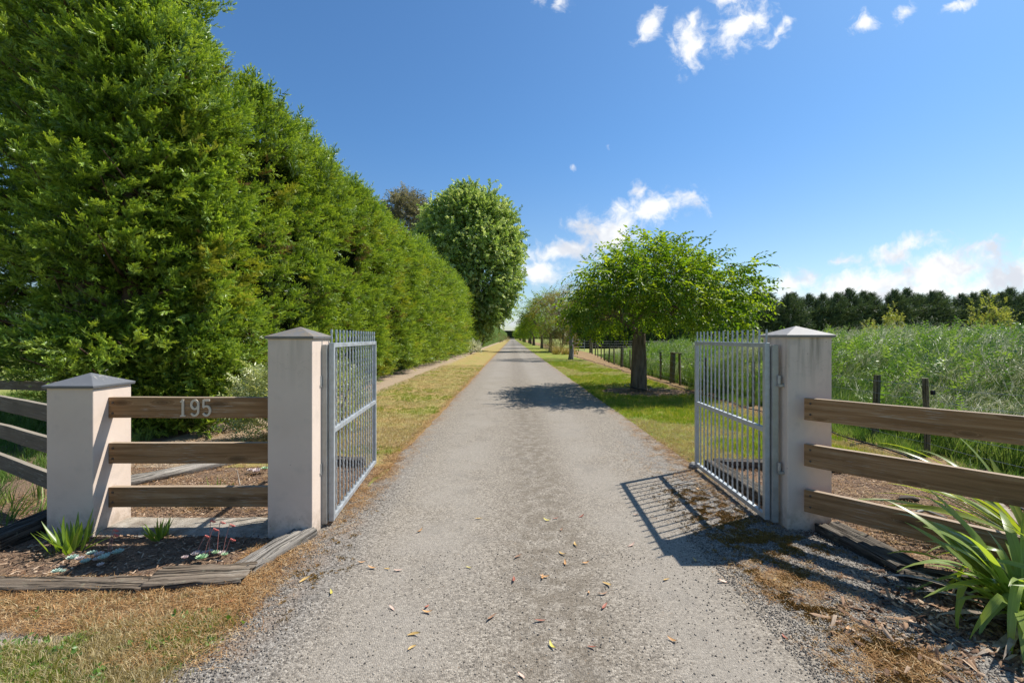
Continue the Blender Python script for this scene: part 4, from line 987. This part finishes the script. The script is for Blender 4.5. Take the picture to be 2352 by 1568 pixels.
# ------------------------------------------------------------------ overgrown bank and its grass
def bank_h(x, y):
    x = np.asarray(x, float); y = np.asarray(y, float); fx = fence_x(y)
    h = np.clip((x-fx-.3)/2.6, 0, 1); h = h*h*(3-2*h)
    far = np.clip((40-y)/16, 0, 1); far = far*far*(3-2*far)
    return (h*(.95-.35*np.clip((y-14)/14, 0, 1))+.42*h*(fbm(x*.6, y*.6, 81)-.5)*2)*far
def fence_x(y):
    y = np.asarray(y, float); return np.where(y < 18, 5.62, 5.62+np.where(y < 30, (y-18)*.05, .6+(np.minimum(y, 47)-30)*.11))
V = []; xs = np.linspace(0, 1, 46)**1.4*44; ys = np.concatenate([np.linspace(-2, 24, 60), np.linspace(25, 44, 20)])
for y in ys:
    fx = float(fence_x(y))
    for x in xs: V.append((fx+.15+x, y, float(bank_h(fx+.15+x, y))+.002))
k = len(xs); Fc = [(j*k+i, j*k+i+1, (j+1)*k+i+1, (j+1)*k+i) for j in range(len(ys)-1) for i in range(k-1)]
o = link('overgrown_bank', make_mesh('overgrown_bank', V, Fc, M['bankm'], True)); o['kind'] = 'structure'
def bank_pts(n, y0, y1, w0, w1, front=1.):
    y = U(y0, y1, n); x = fence_x(y)+w0+(w1-w0)*rng.uniform(0, 1, n)**front
    vis = np.abs(x) < 1.25*y+1.0
    x, y = x[vis], y[vis]; return np.stack([x, y, bank_h(x, y)], 1)
def mass(name, label, cat, ts, P, sc, tilt=.12):
    n = len(P); r_ = np.zeros((n, 3)); r_[:, 2] = rng.normal(0, .5, n); r_[:, 0] = rng.normal(0, tilt, n); r_[:, 1] = rng.normal(0, tilt, n)
    return tag(scatter(name, ts, P, r_, sc*U(.65, 1.25, n)), label, cat, None, 'stuff')
def dens_sel(P, seed, lo_, sc=.6): return P[fbm(P[:, 0]*sc, P[:, 1]*sc, seed) > lo_]
P = np.concatenate([bank_pts(9000, 4.5, 16, .25, 9, 1.3), bank_pts(6500, 16, 34, .2, 16, 1.4)])
mass('tall_grass', 'long green wind-bent grass smothering the bank behind the wire fence', 'grass', TS['tall'], P, 1.0, .2)
P = np.concatenate([bank_pts(5200, 5, 16, .4, 10, 1.), bank_pts(4200, 16, 36, .2, 18, 1.2)])
mass('seeding_grass', 'pale feathery seed heads leaning over the overgrown bank', 'grass', TS['seed'], dens_sel(P, 83, .44, .9), .95, .2)
P = bank_pts(19000, 5, 30, .35, 12, 1.1); P = dens_sel(P, 85, .44, .9); n = len(P)
P[:, 2] += U(.05, .62, n); D = np.stack([rng.normal(.3, .6, n), rng.normal(-.3, .6, n), np.abs(rng.normal(.7, .4, n))], 1)
tag(scatter('leafy_weeds', TS['weed'], P, dir2rot(D, rng.normal(0, .8, n)), .85*U(.7, 1.3, n)), 'leafy bright green weeds tangled through the long grass', 'weeds', None, 'stuff')
# tall single weeds on the crest
def weed_plant(x, y, h, l):
    z = float(bank_h(x, y)); t = thing('tall_weed', l, 'weed', (x, y, z)); b = MB(); b.tube([(x, y, z), (x+.03, y, z+h*.5), (x+.1, y, z+h)], [.008, .006, .003], 5); b.build('stem', M['weed'], t)
    n = 26; s_ = U(.35, 1, n); a = U(0, 6.3, n); P = np.stack([x+.1*s_*s_, np.full(n, y), z+h*s_], 1); D = np.stack([np.cos(a), np.sin(a), np.full(n, .7)], 1)
    scatter('leaves', TS['weed'], P, dir2rot(D), .42*(1.3-s_), t)
for x, y, h, l in ((8.2, 9.6, 1.15, 'upright yellow-flowered weed just right of the right pillar'), (13.5, 13, 1.25, 'upright leafy weed near the yellow shrubs on the bank'), (15.8, 14, 1.35, 'tallest leafy weed standing clear of the bank crest'), (10.9, 11.8, 1.0, 'bushy weed on the bank crest below the shelterbelt')): weed_plant(x, y, h, l)
def bank_shrub(x, y, r, label, n, seed): shrub('shrub', label, 'shrub', (x, y, float(bank_h(x, y))), r, TS['yshrub'], int(n*.5), .6, seed=seed, group='yellow shrubs on the bank', lump=.75)
bank_shrub((2050-1176)/F*17, 17, (.34, .3, 1.4), 'yellow-green shrub at the middle of the bank crest', 380, 1)
bank_shrub((2000-1176)/F*17.5, 17.5, (.28, .25, 1.15), 'smaller yellow-green shrub left of its neighbour on the crest', 240, 2)
bank_shrub((2275-1176)/F*16, 16, (.6, .4, 1.65), 'pale yellow spreading shrub near the right photo edge', 480, 3)

# lush edge grass between fence and mulch
P = np.stack([U(5.35, 6.1, 1500), U(4.2, 14, 1500), np.zeros(1500)], 1); mass('edge_grass', 'short fresh green grass along the foot of the wire fence', 'grass', TS['edge'], dens_sel(P, 91, .42, 1.2), 1.0, .2)

# ------------------------------------------------------------------ wire fence
posts = [(4.9, 1.05, .045), (6.15, 1.05, .05), (7.05, 1.02, .045), (8.8, 1.0, .04), (10.6, 1.05, .045), (12.0, 1.0, .035), (13.3, 1.0, .04), (15.2, 1.05, .045), (16.0, 1.08, .085), (17.2, 1.05, .04),
         (19.5, 1.0, .04), (22.4, 1.0, .04), (24.7, 1.1, .08), (27, 1.0, .045), (29, 1.0, .045), (31.5, 1.05, .045), (34, 1.05, .045), (37, 1.1, .045), (40, 1.2, .05), (44, 1.25, .06), (47, 1.5, .13)]
t = thing('wire_fence', 'post and wire fence between the right verge and the overgrown bank', 'fence', (5.6, 4.9, 0))
for i, (y, h, w_) in enumerate(posts):
    x = float(fence_x(y)); lean = [.03, -.02, .05, 0, .01, -.03][i % 6]
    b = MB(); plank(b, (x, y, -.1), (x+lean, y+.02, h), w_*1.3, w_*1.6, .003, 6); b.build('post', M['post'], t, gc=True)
for k_, z in enumerate((.95, .76, .56, .36, .18)):
    b = MB(); pth = []
    for i, (y, h, w_) in enumerate(posts):
        x = float(fence_x(y))-w_*.8; pth.append((x, y, z*(h/1.03) if i < 19 else z))
        if i < len(posts)-1: y2 = posts[i+1][0]; pth.append((float(fence_x((y+y2)/2))-w_*.8, (y+y2)/2, z-.012))
    b.tube(pth, .0022, 4); b.build('wire', M['wire'], t)
b = MB(); b.box((5.62, 15.6, 1.07), (.05, 1.0, .03)); b.build('brace', M['post'], t)
b = MB(); b.box((5.66, 6.12, .86), (.035, .04, .06)); b.build('insulator', M['black'], t)
# fence continuing down the drive
t = thing('wire_fence', 'far post fence following the receding tree row on the right', 'fence', (7, 56, 0))
for i in range(34):
    y = 56+i*5.; b = MB(); plank(b, (6.9, y, -.1), (6.9, y, 1.2), .13, .13, 0, 2); b.build('post', M['post'], t, gc=True)
for z in (1.1, .75, .4): b = MB(); b.tube([(6.85, 56, z), (6.85, 220, z)], .008, 4); b.build('wire', M['wire'], t)
t = thing('wire_fence', 'cross fence of thin dark posts over the far paddock', 'fence', (9, 58, 0))
for i in range(22):
    x = 9+i*2.2; b = MB(); plank(b, (x, 58, -.1), (x, 58, 1.2), .1, .1, 0, 2); b.build('post', M['post'], t, gc=True)
for z in (1.1, .8, .5): b = MB(); b.tube([(8.5, 58, z), (58, 58, z)], .008, 4); b.build('wire', M['wire'], t)
t = thing('field_gate', 'small pale metal field gate beyond the second verge tree', 'gate', (7.2, 51.5, 0))
b = MB()
for z in (.15, .55, .95, 1.35): b.tube([(6.9, 51.5, z), (8.2, 51.5, z)], .03, 6)
for x in (6.9, 8.2): b.tube([(x, 51.5, .1), (x, 51.5, 1.4)], .03, 6)
b.build('frame', M['galv'], t); b = MB(); plank(b, (8.45, 51.5, -.1), (8.45, 51.5, 1.5), .2, .2, 0, 3); b.build('post', M['post'], t, gc=True)

# pipes
b = MB(); pth = [(5.30+.06*math.sin(y*1.7)+.05*math.sin(y*4.1)-(.0 if y > 6 else (6-y)*.35), y, .035) for y in np.linspace(3.2, 40, 90)]
b.tube(pth, .012, 6); tag(b.build('irrigation_pipe', M['black'], None, True), 'thin black irrigation pipe lying along the wire fence', 'pipe')
g0 = G(2090, 1195); b = MB(); b.tube([(g0[0], g0[1], .01), (g0[0]+.08, g0[1]+.05, .05), (g0[0]+.2, g0[1]+.08, .06), (g0[0]+.36, g0[1]+.05, .0)], .014, 8); tag(b.build('pipe', M['greypipe'], None, True), 'short grey pipe hooped out of the mulch behind the right rails', 'pipe')

# ------------------------------------------------------------------ strap leaved plants
def strap_mat(name, a, b_, edge):
    def fn(t):
        g = t.attr('gc'); x, y, z = t.sep(g)
        st = t.noise(t.comb(t.m('MULTIPLY', x, 1.5), t.m('MULTIPLY', y, 260), t.m('MULTIPLY', z, 5)), 1, 3)
        c = t.ramp(st, [(.3, a), (.7, b_)])
        c = t.mix(t.m('MULTIPLY', t.step(t.m('ABSOLUTE', y), .0155, .019), .0), c, edge)
        c = t.mix(t.m('MULTIPLY', t.step(t.noise(g, 2.3, 3), .56, .72), .45), c, edge)
        b0 = t.bsdf(c, .34, 0, t.bump(st, .3, .002), .55); tr = t.node('ShaderNodeBsdfTranslucent'); t.put(tr.inputs[0], t.mix(1, c, (1.9, 1.8, .5), 'MULTIPLY'))
        return t.mixsh(.42, b0, tr.outputs[0])
    return material(name, fn)
M['strap'] = strap_mat('strap_leaf', (.19, .27, .06), (.32, .42, .11), (.5, .48, .12))
M['strap_y'] = strap_mat('yellow_edged_strap_leaf', (.16, .22, .04), (.25, .31, .05), (.48, .40, .06))
M['strap_dead'] = material('dead_strap', lambda t: t.bsdf(t.ramp(t.noise(t.pos(), 22, 4), [(.3, (.15, .11, .08)), (.7, (.42, .36, .29))]), .85))
M['agave'] = strap_mat('aloe_leaf', (.12, .2, .03), (.2, .3, .05), (.42, .36, .12))
def strap(base, az, L, wd, el, curl, kink=None, twist=0, seg=14, vfold=.3, taper=.55):
    """arching V-folded leaf; el start elevation, curl how much it bends down over its length"""
    p = np.array(base, float); V = []; g = []; off = rng.uniform(0, 50)
    e = el; ds = L/seg
    for i in range(seg+1):
        s = i/seg
        if kink and abs(s-kink) < .5/seg: e -= rng.uniform(.9, 1.5)
        a = az+twist*s*.4; dr = np.array([math.cos(a)*math.cos(e), math.sin(a)*math.cos(e), math.sin(e)]); sd_ = np.array([-math.sin(a), math.cos(a), 0]); up_ = np.cross(dr, sd_)
        ro = twist*s; sd2 = sd_*math.cos(ro)+up_*math.sin(ro); up2 = np.cross(dr, sd2)
        if i: p = p+dr*ds
        w_ = wd*.5*min(1, (.55+2.2*s))*(1-max(0, (s-taper)/(1-taper))**1.6)+.0006
        vf = vfold*(1-.5*s)
        p[2] = max(p[2], .012+.02*rng.uniform())
        V += [tuple(p+sd2*w_+up2*w_*vf), tuple(p), tuple(p-sd2*w_+up2*w_*vf)]; g += [(s*L+off, w_, off), (s*L+off, 0, off), (s*L+off, -w_, off)]
        e -= curl*ds/L*(.4+1.2*s)
    Fc = []
    for i in range(seg): Fc += [(i*3, i*3+1, i*3+4, i*3+3), (i*3+1, i*3+2, i*3+5, i*3+4)]
    return V, Fc, g
def strap_plant(name, label, c, n, L, wd, mat, seed, azf=None, dead=0, elr=(.6, 1.5), curlr=(.5, 1.8), cat='plant', kinks=.25, vfold=.3, taper=.55, rad=.09):
    t = thing(name, label, cat, c); r_ = np.random.default_rng(seed)
    for i in range(n+dead):
        az = r_.uniform(0, 2*math.pi) if azf is None else azf(r_)
        rr_ = rad*r_.uniform(.2, 1); b0 = (c[0]+math.cos(az)*rr_, c[1]+math.sin(az)*rr_, .01)
        isd = i >= n; l_ = L*r_.uniform(.65, 1.15)*(.8 if isd else 1)
        V, Fc, g = strap(b0, az, l_, wd*r_.uniform(.75, 1.15)*(.6 if isd else 1), r_.uniform(*elr)*(.35 if isd else 1), r_.uniform(*curlr)*(.6 if isd else 1), r_.uniform(.4, .7) if r_.uniform() < kinks else None, r_.normal(0, .5), 14, vfold, taper)
        b = MB(); b.add(V, Fc, g); b.build('dead_leaf' if isd else 'leaf', M['strap_dead'] if isd else mat, t, True, True)
    return t
strap_plant('strap_leaf_plant', 'large green strap-leaved plant in the bottom right corner before the rails', (2.88, 2.52, 0), 96, .72, .048, M['strap'], 4, dead=34, curlr=(.6, 2.0))
strap_plant('strap_leaf_plant', 'second green strap-leaved clump at the right photo edge', (3.12, 2.2, 0), 56, .68, .048, M['strap'], 14, dead=10)
strap_plant('strap_leaf_plant', 'yellow-edged strap-leaved plant behind the right rails', (3.95, 3.4, 0), 64, 1.15, .045, M['strap_y'], 24, elr=(.35, 1.2), curlr=(.5, 1.2), kinks=.05, dead=4)
# aloes and rosettes in the left bed
strap_plant('aloe', 'bright green spiky aloe clump at the foot of the short pillar', (-3.30, 3.40, 0), 36, .23, .034, M['agave'], 31, elr=(.35, 1.45), curlr=(-.5, .3), cat='succulent', kinks=0, vfold=.5, taper=.1, rad=.11)
strap_plant('aloe', 'small dark green aloe on the footing edge between the left pillars', (-2.77, 3.58, 0), 24, .17, .022, M['agave'], 32, elr=(.6, 1.5), curlr=(-.4, .2), cat='succulent', kinks=0, vfold=.5, taper=.1, rad=.06)
strap_plant('aloe', 'small spiky aloe behind the lowest numbered rail', (-2.80, 4.3, 0), 16, .26, .022, M['agave'], 33, elr=(.8, 1.5), curlr=(-.3, .3), cat='succulent', kinks=0, vfold=.5, taper=.1, rad=.05, dead=6)
def succ_mat(name, a, b_): return material(name, lambda t: t.bsdf(t.mix(t.rand(), a, b_), .6, 0, None, .3))
M['succ'] = succ_mat('blue_green_succulent', (.36, .47, .40), (.5, .6, .5)); M['succ_g'] = succ_mat('green_succulent', (.3, .46, .26), (.42, .55, .34)); M['succ_p'] = succ_mat('pink_succulent', (.52, .42, .40), (.6, .53, .48))
M['pinkfl'] = material('coral_flower', lambda t: t.bsdf((.55, .13, .11), .6)); M['pinkst'] = material('pink_stalk', lambda t: t.bsdf((.36, .15, .13), .6))
def rosette(mb, c, r):
    for ring, (n, el) in enumerate([(10, .3), (8, .65), (6, 1.0), (4, 1.25)]):
        L = r*(1-.17*ring)
        for i in range(n):
            a = 2*math.pi*i/n+ring*.3; dr = np.array([math.cos(a)*math.cos(el), math.sin(a)*math.cos(el), math.sin(el)]); sd_ = np.array([-math.sin(a), math.cos(a), 0]); up_ = np.cross(dr, sd_)*-1
            up_ = np.cross(sd_, dr)*-1 if up_[2] < 0 else up_
            w_ = L*.25; b0 = np.array(c)+np.array([0, 0, .01])
            V = [b0-sd_*w_*.3, b0+sd_*w_*.3, b0+dr*L*.6-sd_*w_, b0+dr*L*.6+sd_*w_, b0+dr*L*.92-sd_*w_*.6+up_*.003, b0+dr*L*.92+sd_*w_*.6+up_*.003, b0+dr*L*1.04+up_*.006, b0+dr*L*.55+up_*w_*-.5]
            mb.add(V, [(0, 1, 3, 2), (2, 3, 5, 4), (4, 5, 6), (0, 2, 7), (1, 7, 3), (2, 4, 7), (3, 7, 5), (4, 6, 7), (5, 7, 6)])
def echeveria(label, c, spots, stalks):
    t = thing('echeveria', label, 'succulent', (*c, 0), 'rosette succulents')
    for (dx_, dy_, r, m_) in spots:
        b = MB(); rosette(b, (c[0]+dx_, c[1]+dy_, .018+.02*rng.uniform()), r*.88); b.build('rosette', M[m_], t)
    for (dx_, dy_, tx, ty, h, m_) in stalks:
        b = MB(); p = (c[0]+dx_, c[1]+dy_); b.tube([(p[0], p[1], .02), (p[0]+tx*.4, p[1]+ty*.4, h*.55), (p[0]+tx, p[1]+ty, h)], .0019, 5); s_ = b.build('flower_stalk', M['pinkst'], t)
        b = MB()
        for q in range(4): b.tube([(p[0]+tx+.006*q, p[1]+ty, h-.004*q), (p[0]+tx+.012+.010*q, p[1]+ty-.004, h+.010-.004*q)], [.002, .0045], 5)
        b.build('flower', M['pinkfl'], s_)
echeveria('cluster of blue-green rosettes in pillar shade near the long edging', (-2.98, 3.24), [(-.11, -.04, .045, 'succ'), (-.05, -.05, .034, 'succ_p'), (0, -.06, .04, 'succ'), (.02, .02, .04, 'succ_p'), (.07, .03, .035, 'succ'), (.1, -.03, .044, 'succ'), (.13, .05, .048, 'succ'), (-.04, .03, .04, 'succ'), (.05, -.03, .03, 'succ_p'), (.14, -.10, .028, 'succ_p')],
          [(.05, .05, .03, .02, .2, 0), (.08, .04, .01, .02, .17, 0)])
echeveria('sunlit rosettes with coral flower stalks beside the pale sleeper', (-2.2, 3.28), [(0, -.05, .05, 'succ_g'), (-.07, -.02, .034, 'succ_p'), (-.12, -.05, .03, 'succ_p'), (-.04, .03, .034, 'succ_p'), (.05, .02, .034, 'succ_g'), (.09, .03, .034, 'succ_p'), (.13, .0, .03, 'succ_g'), (-.09, .03, .028, 'succ_p'), (-.01, .05, .03, 'succ_p')],
          [(-.02, 0, .05, .02, .21, 0), (-.08, .0, .05, .02, .16, 0), (.06, .02, -.01, .05, .24, 0), (.1, .02, .02, .05, .22, 0), (.13, 0, .03, .01, .14, 0), (0, .03, -.02, .04, .25, 0)])
echeveria('single small rosette on the soil just behind the long edging', (-3.02, 3.02), [(0, 0, .036, 'succ'), (.03, .01, .025, 'succ')], [])
echeveria('pale rosettes far behind the numbered rails', (-3.0, 5.35), [(0, 0, .06, 'succ_p'), (.08, .03, .055, 'succ_g'), (-.08, .02, .05, 'succ_p'), (.18, .05, .05, 'succ_g'), (.03, -.06, .05, 'succ_p')], [(0, 0, .03, .02, .2, 0), (.1, 0, .03, .0, .18, 0), (.2, 0, -.03, .0, .17, 0)])
b = MB(); b.tube([(-2.75, 4.55, .28), (-2.62, 4.4, .12), (-2.52, 4.3, .0)], [.003, .009, .012], 5); tag(b.build('dead_leaf_blade', M['strap_dead'], None), 'dark dead blade leaning on the mulch behind the middle numbered rail', 'dead leaf')

# ------------------------------------------------------------------ ground cover and litter
def region(n, x0, x1, y0, y1, z=.006): return np.stack([U(x0, x1, n), U(y0, y1, n), np.full(n, z)], 1)
def lit(name, label, cat, ts, P, sc, tilt=.15): n = len(P); return tag(scatter(name, ts, P, yawrot(n, tilt), sc*U(.6, 1.4, n)), label, cat, None, 'stuff')
edge_x = lambda y: -1.60-.06*np.maximum(0, y-2.6)
P = region(9000, -4.2, -1.3, 1.7, 2.85); P = P[(P[:, 0] < edge_x(P[:, 1])+rng.normal(0, .06, len(P))) & ((P[:, 1] < 2.55+.3*fbm(P[:, 0]*3, P[:, 1], 97)-.15) | (rng.uniform(0, 1, len(P)) < .12)) & (((P[:, 0]+2.85)/.55)**2+((P[:, 1]-2.45)/.14)**2 > 1)]
lit('dry_turf', 'dry straw coloured turf in the bottom left corner', 'grass', TS['dry'], P, 1.0)
f = fbm(P[:, 0]*2.4, P[:, 1]*2.4, 93); Pg = P[(f > .46) & (P[:, 1] < 2.6)]
lit('green_turf', 'patches of green turf and clover in the bottom left corner', 'grass', TS['lawn'], np.concatenate([Pg, Pg+rng.normal(0, .02, Pg.shape)*[1, 1, 0]]), .6)
Pc = Pg[:2200]+rng.normal(0, .03, (len(Pg[:2200]), 3))*[1, 1, 0]; lit('clover', 'tiny clover leaves in the bottom left turf', 'weeds', TS['clover'], Pc, 1.3)
P = np.concatenate([region(5200, -4.3, -1.5, 2.45, 3.0), region(2600, -1.95, -1.3, 2.2, 3.5, .012)]); P = P[P[:, 0] < edge_x(P[:, 1])+.10+rng.normal(0, .07, len(P))]
lit('needle_litter', 'brown dry needles and straw round the left edging timbers', 'litter', TS['needle'], P, 1.2)
P = np.concatenate([region(6500, -4.4, -1.7, 3.0, 5.2, .008), region(5200, -5.0, -1.6, 4.2, 8.0, .010)]); P = P[~((P[:, 1] > 3.68) & (P[:, 1] < 4.02) & (P[:, 0] > -3.5) & (P[:, 0] < -1.9) & (rng.uniform(0, 1, len(P)) < .6))]
lit('bark_chips', 'brown bark chips covering the bed between the left pillars', 'mulch', TS['chip'], P, .8, .25)
lit('needle_litter', 'rusty needles over the bed behind the numbered rails', 'litter', TS['needle'], region(4200, -5.0, -1.5, 4.1, 8.2, .010), 1.3)
P = np.concatenate([region(9000, 2.6, 5.4, 2.2, 5.5, .008), region(1500, 5.0, 5.8, 5.4, 14, .01)]); P = P[P[:, 0] > 2.05+.12*(P[:, 1]-2)]
lit('bark_chips', 'bark chips on the soil behind the right rails', 'mulch', TS['chip'], P, .8, .25)
lit('needle_litter', 'needles on the soil behind the right rails and by the wire fence', 'litter', TS['needle'], np.concatenate([region(2600, 2.6, 5.4, 3.0, 6.2, .01), region(2200, 5.0, 5.8, 6, 22, .01)]), 1.3)
# loose gravel along both margins and thinly over the drive
n = 15000; y = 1.55+3.4*rng.uniform(0, 1, n)**1.3; x = np.where(rng.uniform(0, 1, n) < .45, -1.62+np.abs(rng.normal(0, .2, n)), 2.25-np.abs(rng.normal(0, .45, n)))
P = np.stack([x, y, np.full(n, .013)], 1)
P2 = region(17000, 1.4, 2.72, 1.6, 3.8, .0135)
P3 = region(2600, -1.6, 2.1, 1.5, 3.4, .0125)
lit('loose_gravel', 'loose grey gravel chips on the drive and its margins', 'gravel', TS['gravel'], np.concatenate([P, P2, P3]), 1.0, .3)
# orange moss and needles under the right gate and down the right margin
def blob(n, cx, cy, rx, ry, seed, thr=.48, z=.014):
    P = np.stack([cx+rng.normal(0, rx, n), cy+rng.normal(0, ry, n), np.full(n, z)], 1); return P[fbm(P[:, 0]*11, P[:, 1]*11, seed, 4) > thr+.04]
P = np.concatenate([blob(4200, G(1640, 1180)[0], G(1640, 1180)[1], .16, .38, 101), blob(3200, G(1760, 1250)[0], G(1760, 1250)[1], .2, .12, 102), blob(3400, G(1790, 1325)[0], G(1790, 1325)[1], .10, .11, 103, .46), blob(1800, G(1850, 1385)[0], G(1850, 1385)[1], .08, .09, 104, .48), blob(3800, G(2040, 1520)[0], G(2040, 1520)[1], .12, .10, 105, .46), blob(900, -1.35, 3.3, .1, .5, 106, .6)])
lit('moss', 'orange-brown moss mats along the right margin of the drive', 'moss', TS['moss'], P, 1.0)
P = np.concatenate([blob(900, G(1820, 1340)[0], G(1820, 1340)[1], .17, .15, 107, .42), blob(900, G(2040, 1510)[0], G(2040, 1510)[1], .17, .14, 108, .42), blob(1500, 1.95, 5.0, .25, .9, 109), blob(2600, -1.50, 5.2, .09, .8, 110, .4), blob(2500, 2.2, 6.2, .12, 1.0, 111, .42), region(1200, -1.6, -1.4, 6, 20, .016)])
lit('needle_litter', 'rust coloured needles gathered along the drive margins', 'litter', TS['needle'], P, 1.0)
P = np.concatenate([blob(2400, 2.75, 2.45, .38, .28, 112, .3, .016)]); lit('leaf_litter', 'brown leaf litter under the strap-leaved plant', 'litter', TS['chip'], P, 1.6, .4)
# verge grass
n = 15000; y = 5.8*(30/5.8)**rng.uniform(0, 1, n); P = np.stack([U(2.25, 5.15, n), y, np.full(n, .008)], 1)
P = P[((P[:, 0]-TR[0]-.1)**2/1.5+(P[:, 1]-TR[1]+.3)**2/1.1 > 1)]
fl = fbm(P[:, 0]*.8, P[:, 1]*.5, 98) < .56
lit('lawn_grass', 'mown green and yellow grass of the right verge', 'grass', TS['lawn'], P[fl], 1.25); lit('verge_straw', 'dry straw patches in the right verge', 'grass', TS['dry'], P[~fl], 1.2)
n = 8000; y = 6.2*(26/6.2)**rng.uniform(0, 1, n); P = np.stack([U(-4.0, -1.55, n), y, np.full(n, .008)], 1); f = fbm(P[:, 0]*1.1, P[:, 1]*1.1, 95)
lit('verge_grass', 'green tufts in the dry left verge', 'grass', TS['lawn'], P[f > .58], .9); lit('verge_straw', 'dry straw tufts of the left verge', 'grass', TS['dry'], P[f <= .62], 1.2)
n = 5200; P = np.stack([U(-14, -5.5, n), 4.9*(20/4.9)**rng.uniform(0, 1, n), np.zeros(n)], 1); lit('paddock_grass', 'pale green paddock grass beyond the left fence under the conifers', 'grass', TS['edge'], P[P[:, 1] > 4.6-.25*(P[:, 0]+5.5)*0], .9, .2)
P = region(34, -5.4, -4.1, 3.6, 4.5); lit('edge_grass', 'long grass and weeds left of the short pillar', 'grass', TS['edge'], P, 1.3, .3)
P = region(60, -4.6, -3.9, 2.9, 3.6); lit('edge_grass', 'small green weeds on litter at the left photo edge', 'weeds', TS['edge'], P, .5, .3)

# fallen gum leaves on the drive
GL = [('rust red', (.30, .10, .06)), ('orange tan', (.52, .28, .11)), ('pale pinkish', (.62, .42, .32)), ('golden brown', (.46, .30, .10)), ('brown', (.3, .17, .1)), ('yellow', (.5, .43, .08))]
gm = [material('fallen_gum_leaf', lambda t, c=c: t.bsdf(t.mix(t.rand(), c, tuple(q*1.2 for q in c)), .55, 0, None, .4)) for _, c in GL]
def gum_leaf(seed):
    r_ = np.random.default_rng(seed); V = []; n = 9; L = .075; cv = r_.uniform(-.35, .35); lift = r_.uniform(.004, .018)
    for i in range(n+1):
        s = i/n-.5; w_ = .0085*math.sin(math.pi*(i/n))**.8+.0006; x = s*L; y = cv*L*(s*s*4-.5)*.5; z = .004+lift*(4*s*s)*.8
        V += [(x, y-w_, z+.002), (x, y, z), (x, y+w_, z+.003)]
    Fc = []
    for i in range(n): Fc += [(i*3, i*3+3, i*3+4, i*3+1), (i*3+1, i*3+4, i*3+5, i*3+2)]
    return make_mesh('fallen_leaf', V, Fc, gm[seed], True)
lm = [gum_leaf(i) for i in range(6)]
Lp = [(1077,1302),(1246,1325),(1190,1277),(1100,1190),(890,1305),(915,1308),(856,1303),(965,1218),(980,1392),(983,1404),(1130,1417),(952,1455),(946,1485),(1198,1550),(1268,1481),(1360,1484),(1388,1391),(1352,1360),(1385,1362),(1395,1341),(1292,1270),(1298,1292),(1252,1323),(1276,1189),(1336,1184),(1345,1291),(1290,1215),(1322,1249),(1256,1193),(1451,1250),(1545,1468),(1240,1424),(1802,1461),(1945,1443),(1922,1425),(1935,1300),(1780,1331),(1660,1334),(1605,1123),(1690,1212),(1180,1330),(830,1290),(760,1360),(700,1330),(340,1428),(430,1418),(445,1500),(530,1380),(275,1420),(130,1395),(1460,1180),(1530,1330),(1595,1285),(900,1395)]
for i, (x, y) in enumerate(Lp):
    g = G(x, y, .02); o = link('fallen_leaf', lm[i % 6]); o.location = (g[0], g[1], .016); o.rotation_euler = (rng.normal(0, .12), rng.normal(0, .12), rng.uniform(0, 6.3)); s_ = rng.uniform(.6, 1.05); o.scale = (s_, s_, s_)
    k5 = (i*5+i//4) % 6 if i % 7 else 5; k5 = k5 if k5 != 5 or i % 14 == 0 else 1; o.data = lm[k5]
    side = 'on the dry turf left of the drive' if g[0] < -1.5 else 'on the left half of the drive' if g[0] < .1 else 'on the middle of the drive' if g[0] < .7 else 'on the right side of the drive'
    tag(o, GL[k5][0]+' curled gum leaf lying '+side, 'leaf', 'fallen gum leaves')
b = MB(); g0 = G(2000, 1455); b.tube([(g0[0]-.04, g0[1]+.1, .02), (g0[0]+.02, g0[1]-.0, .03), (g0[0]+.12, g0[1]-.03, .02)], [.003, .004, .002], 5); tag(b.build('twig', M['bark']), 'thin dark curved twig at the right margin of the drive', 'twig')
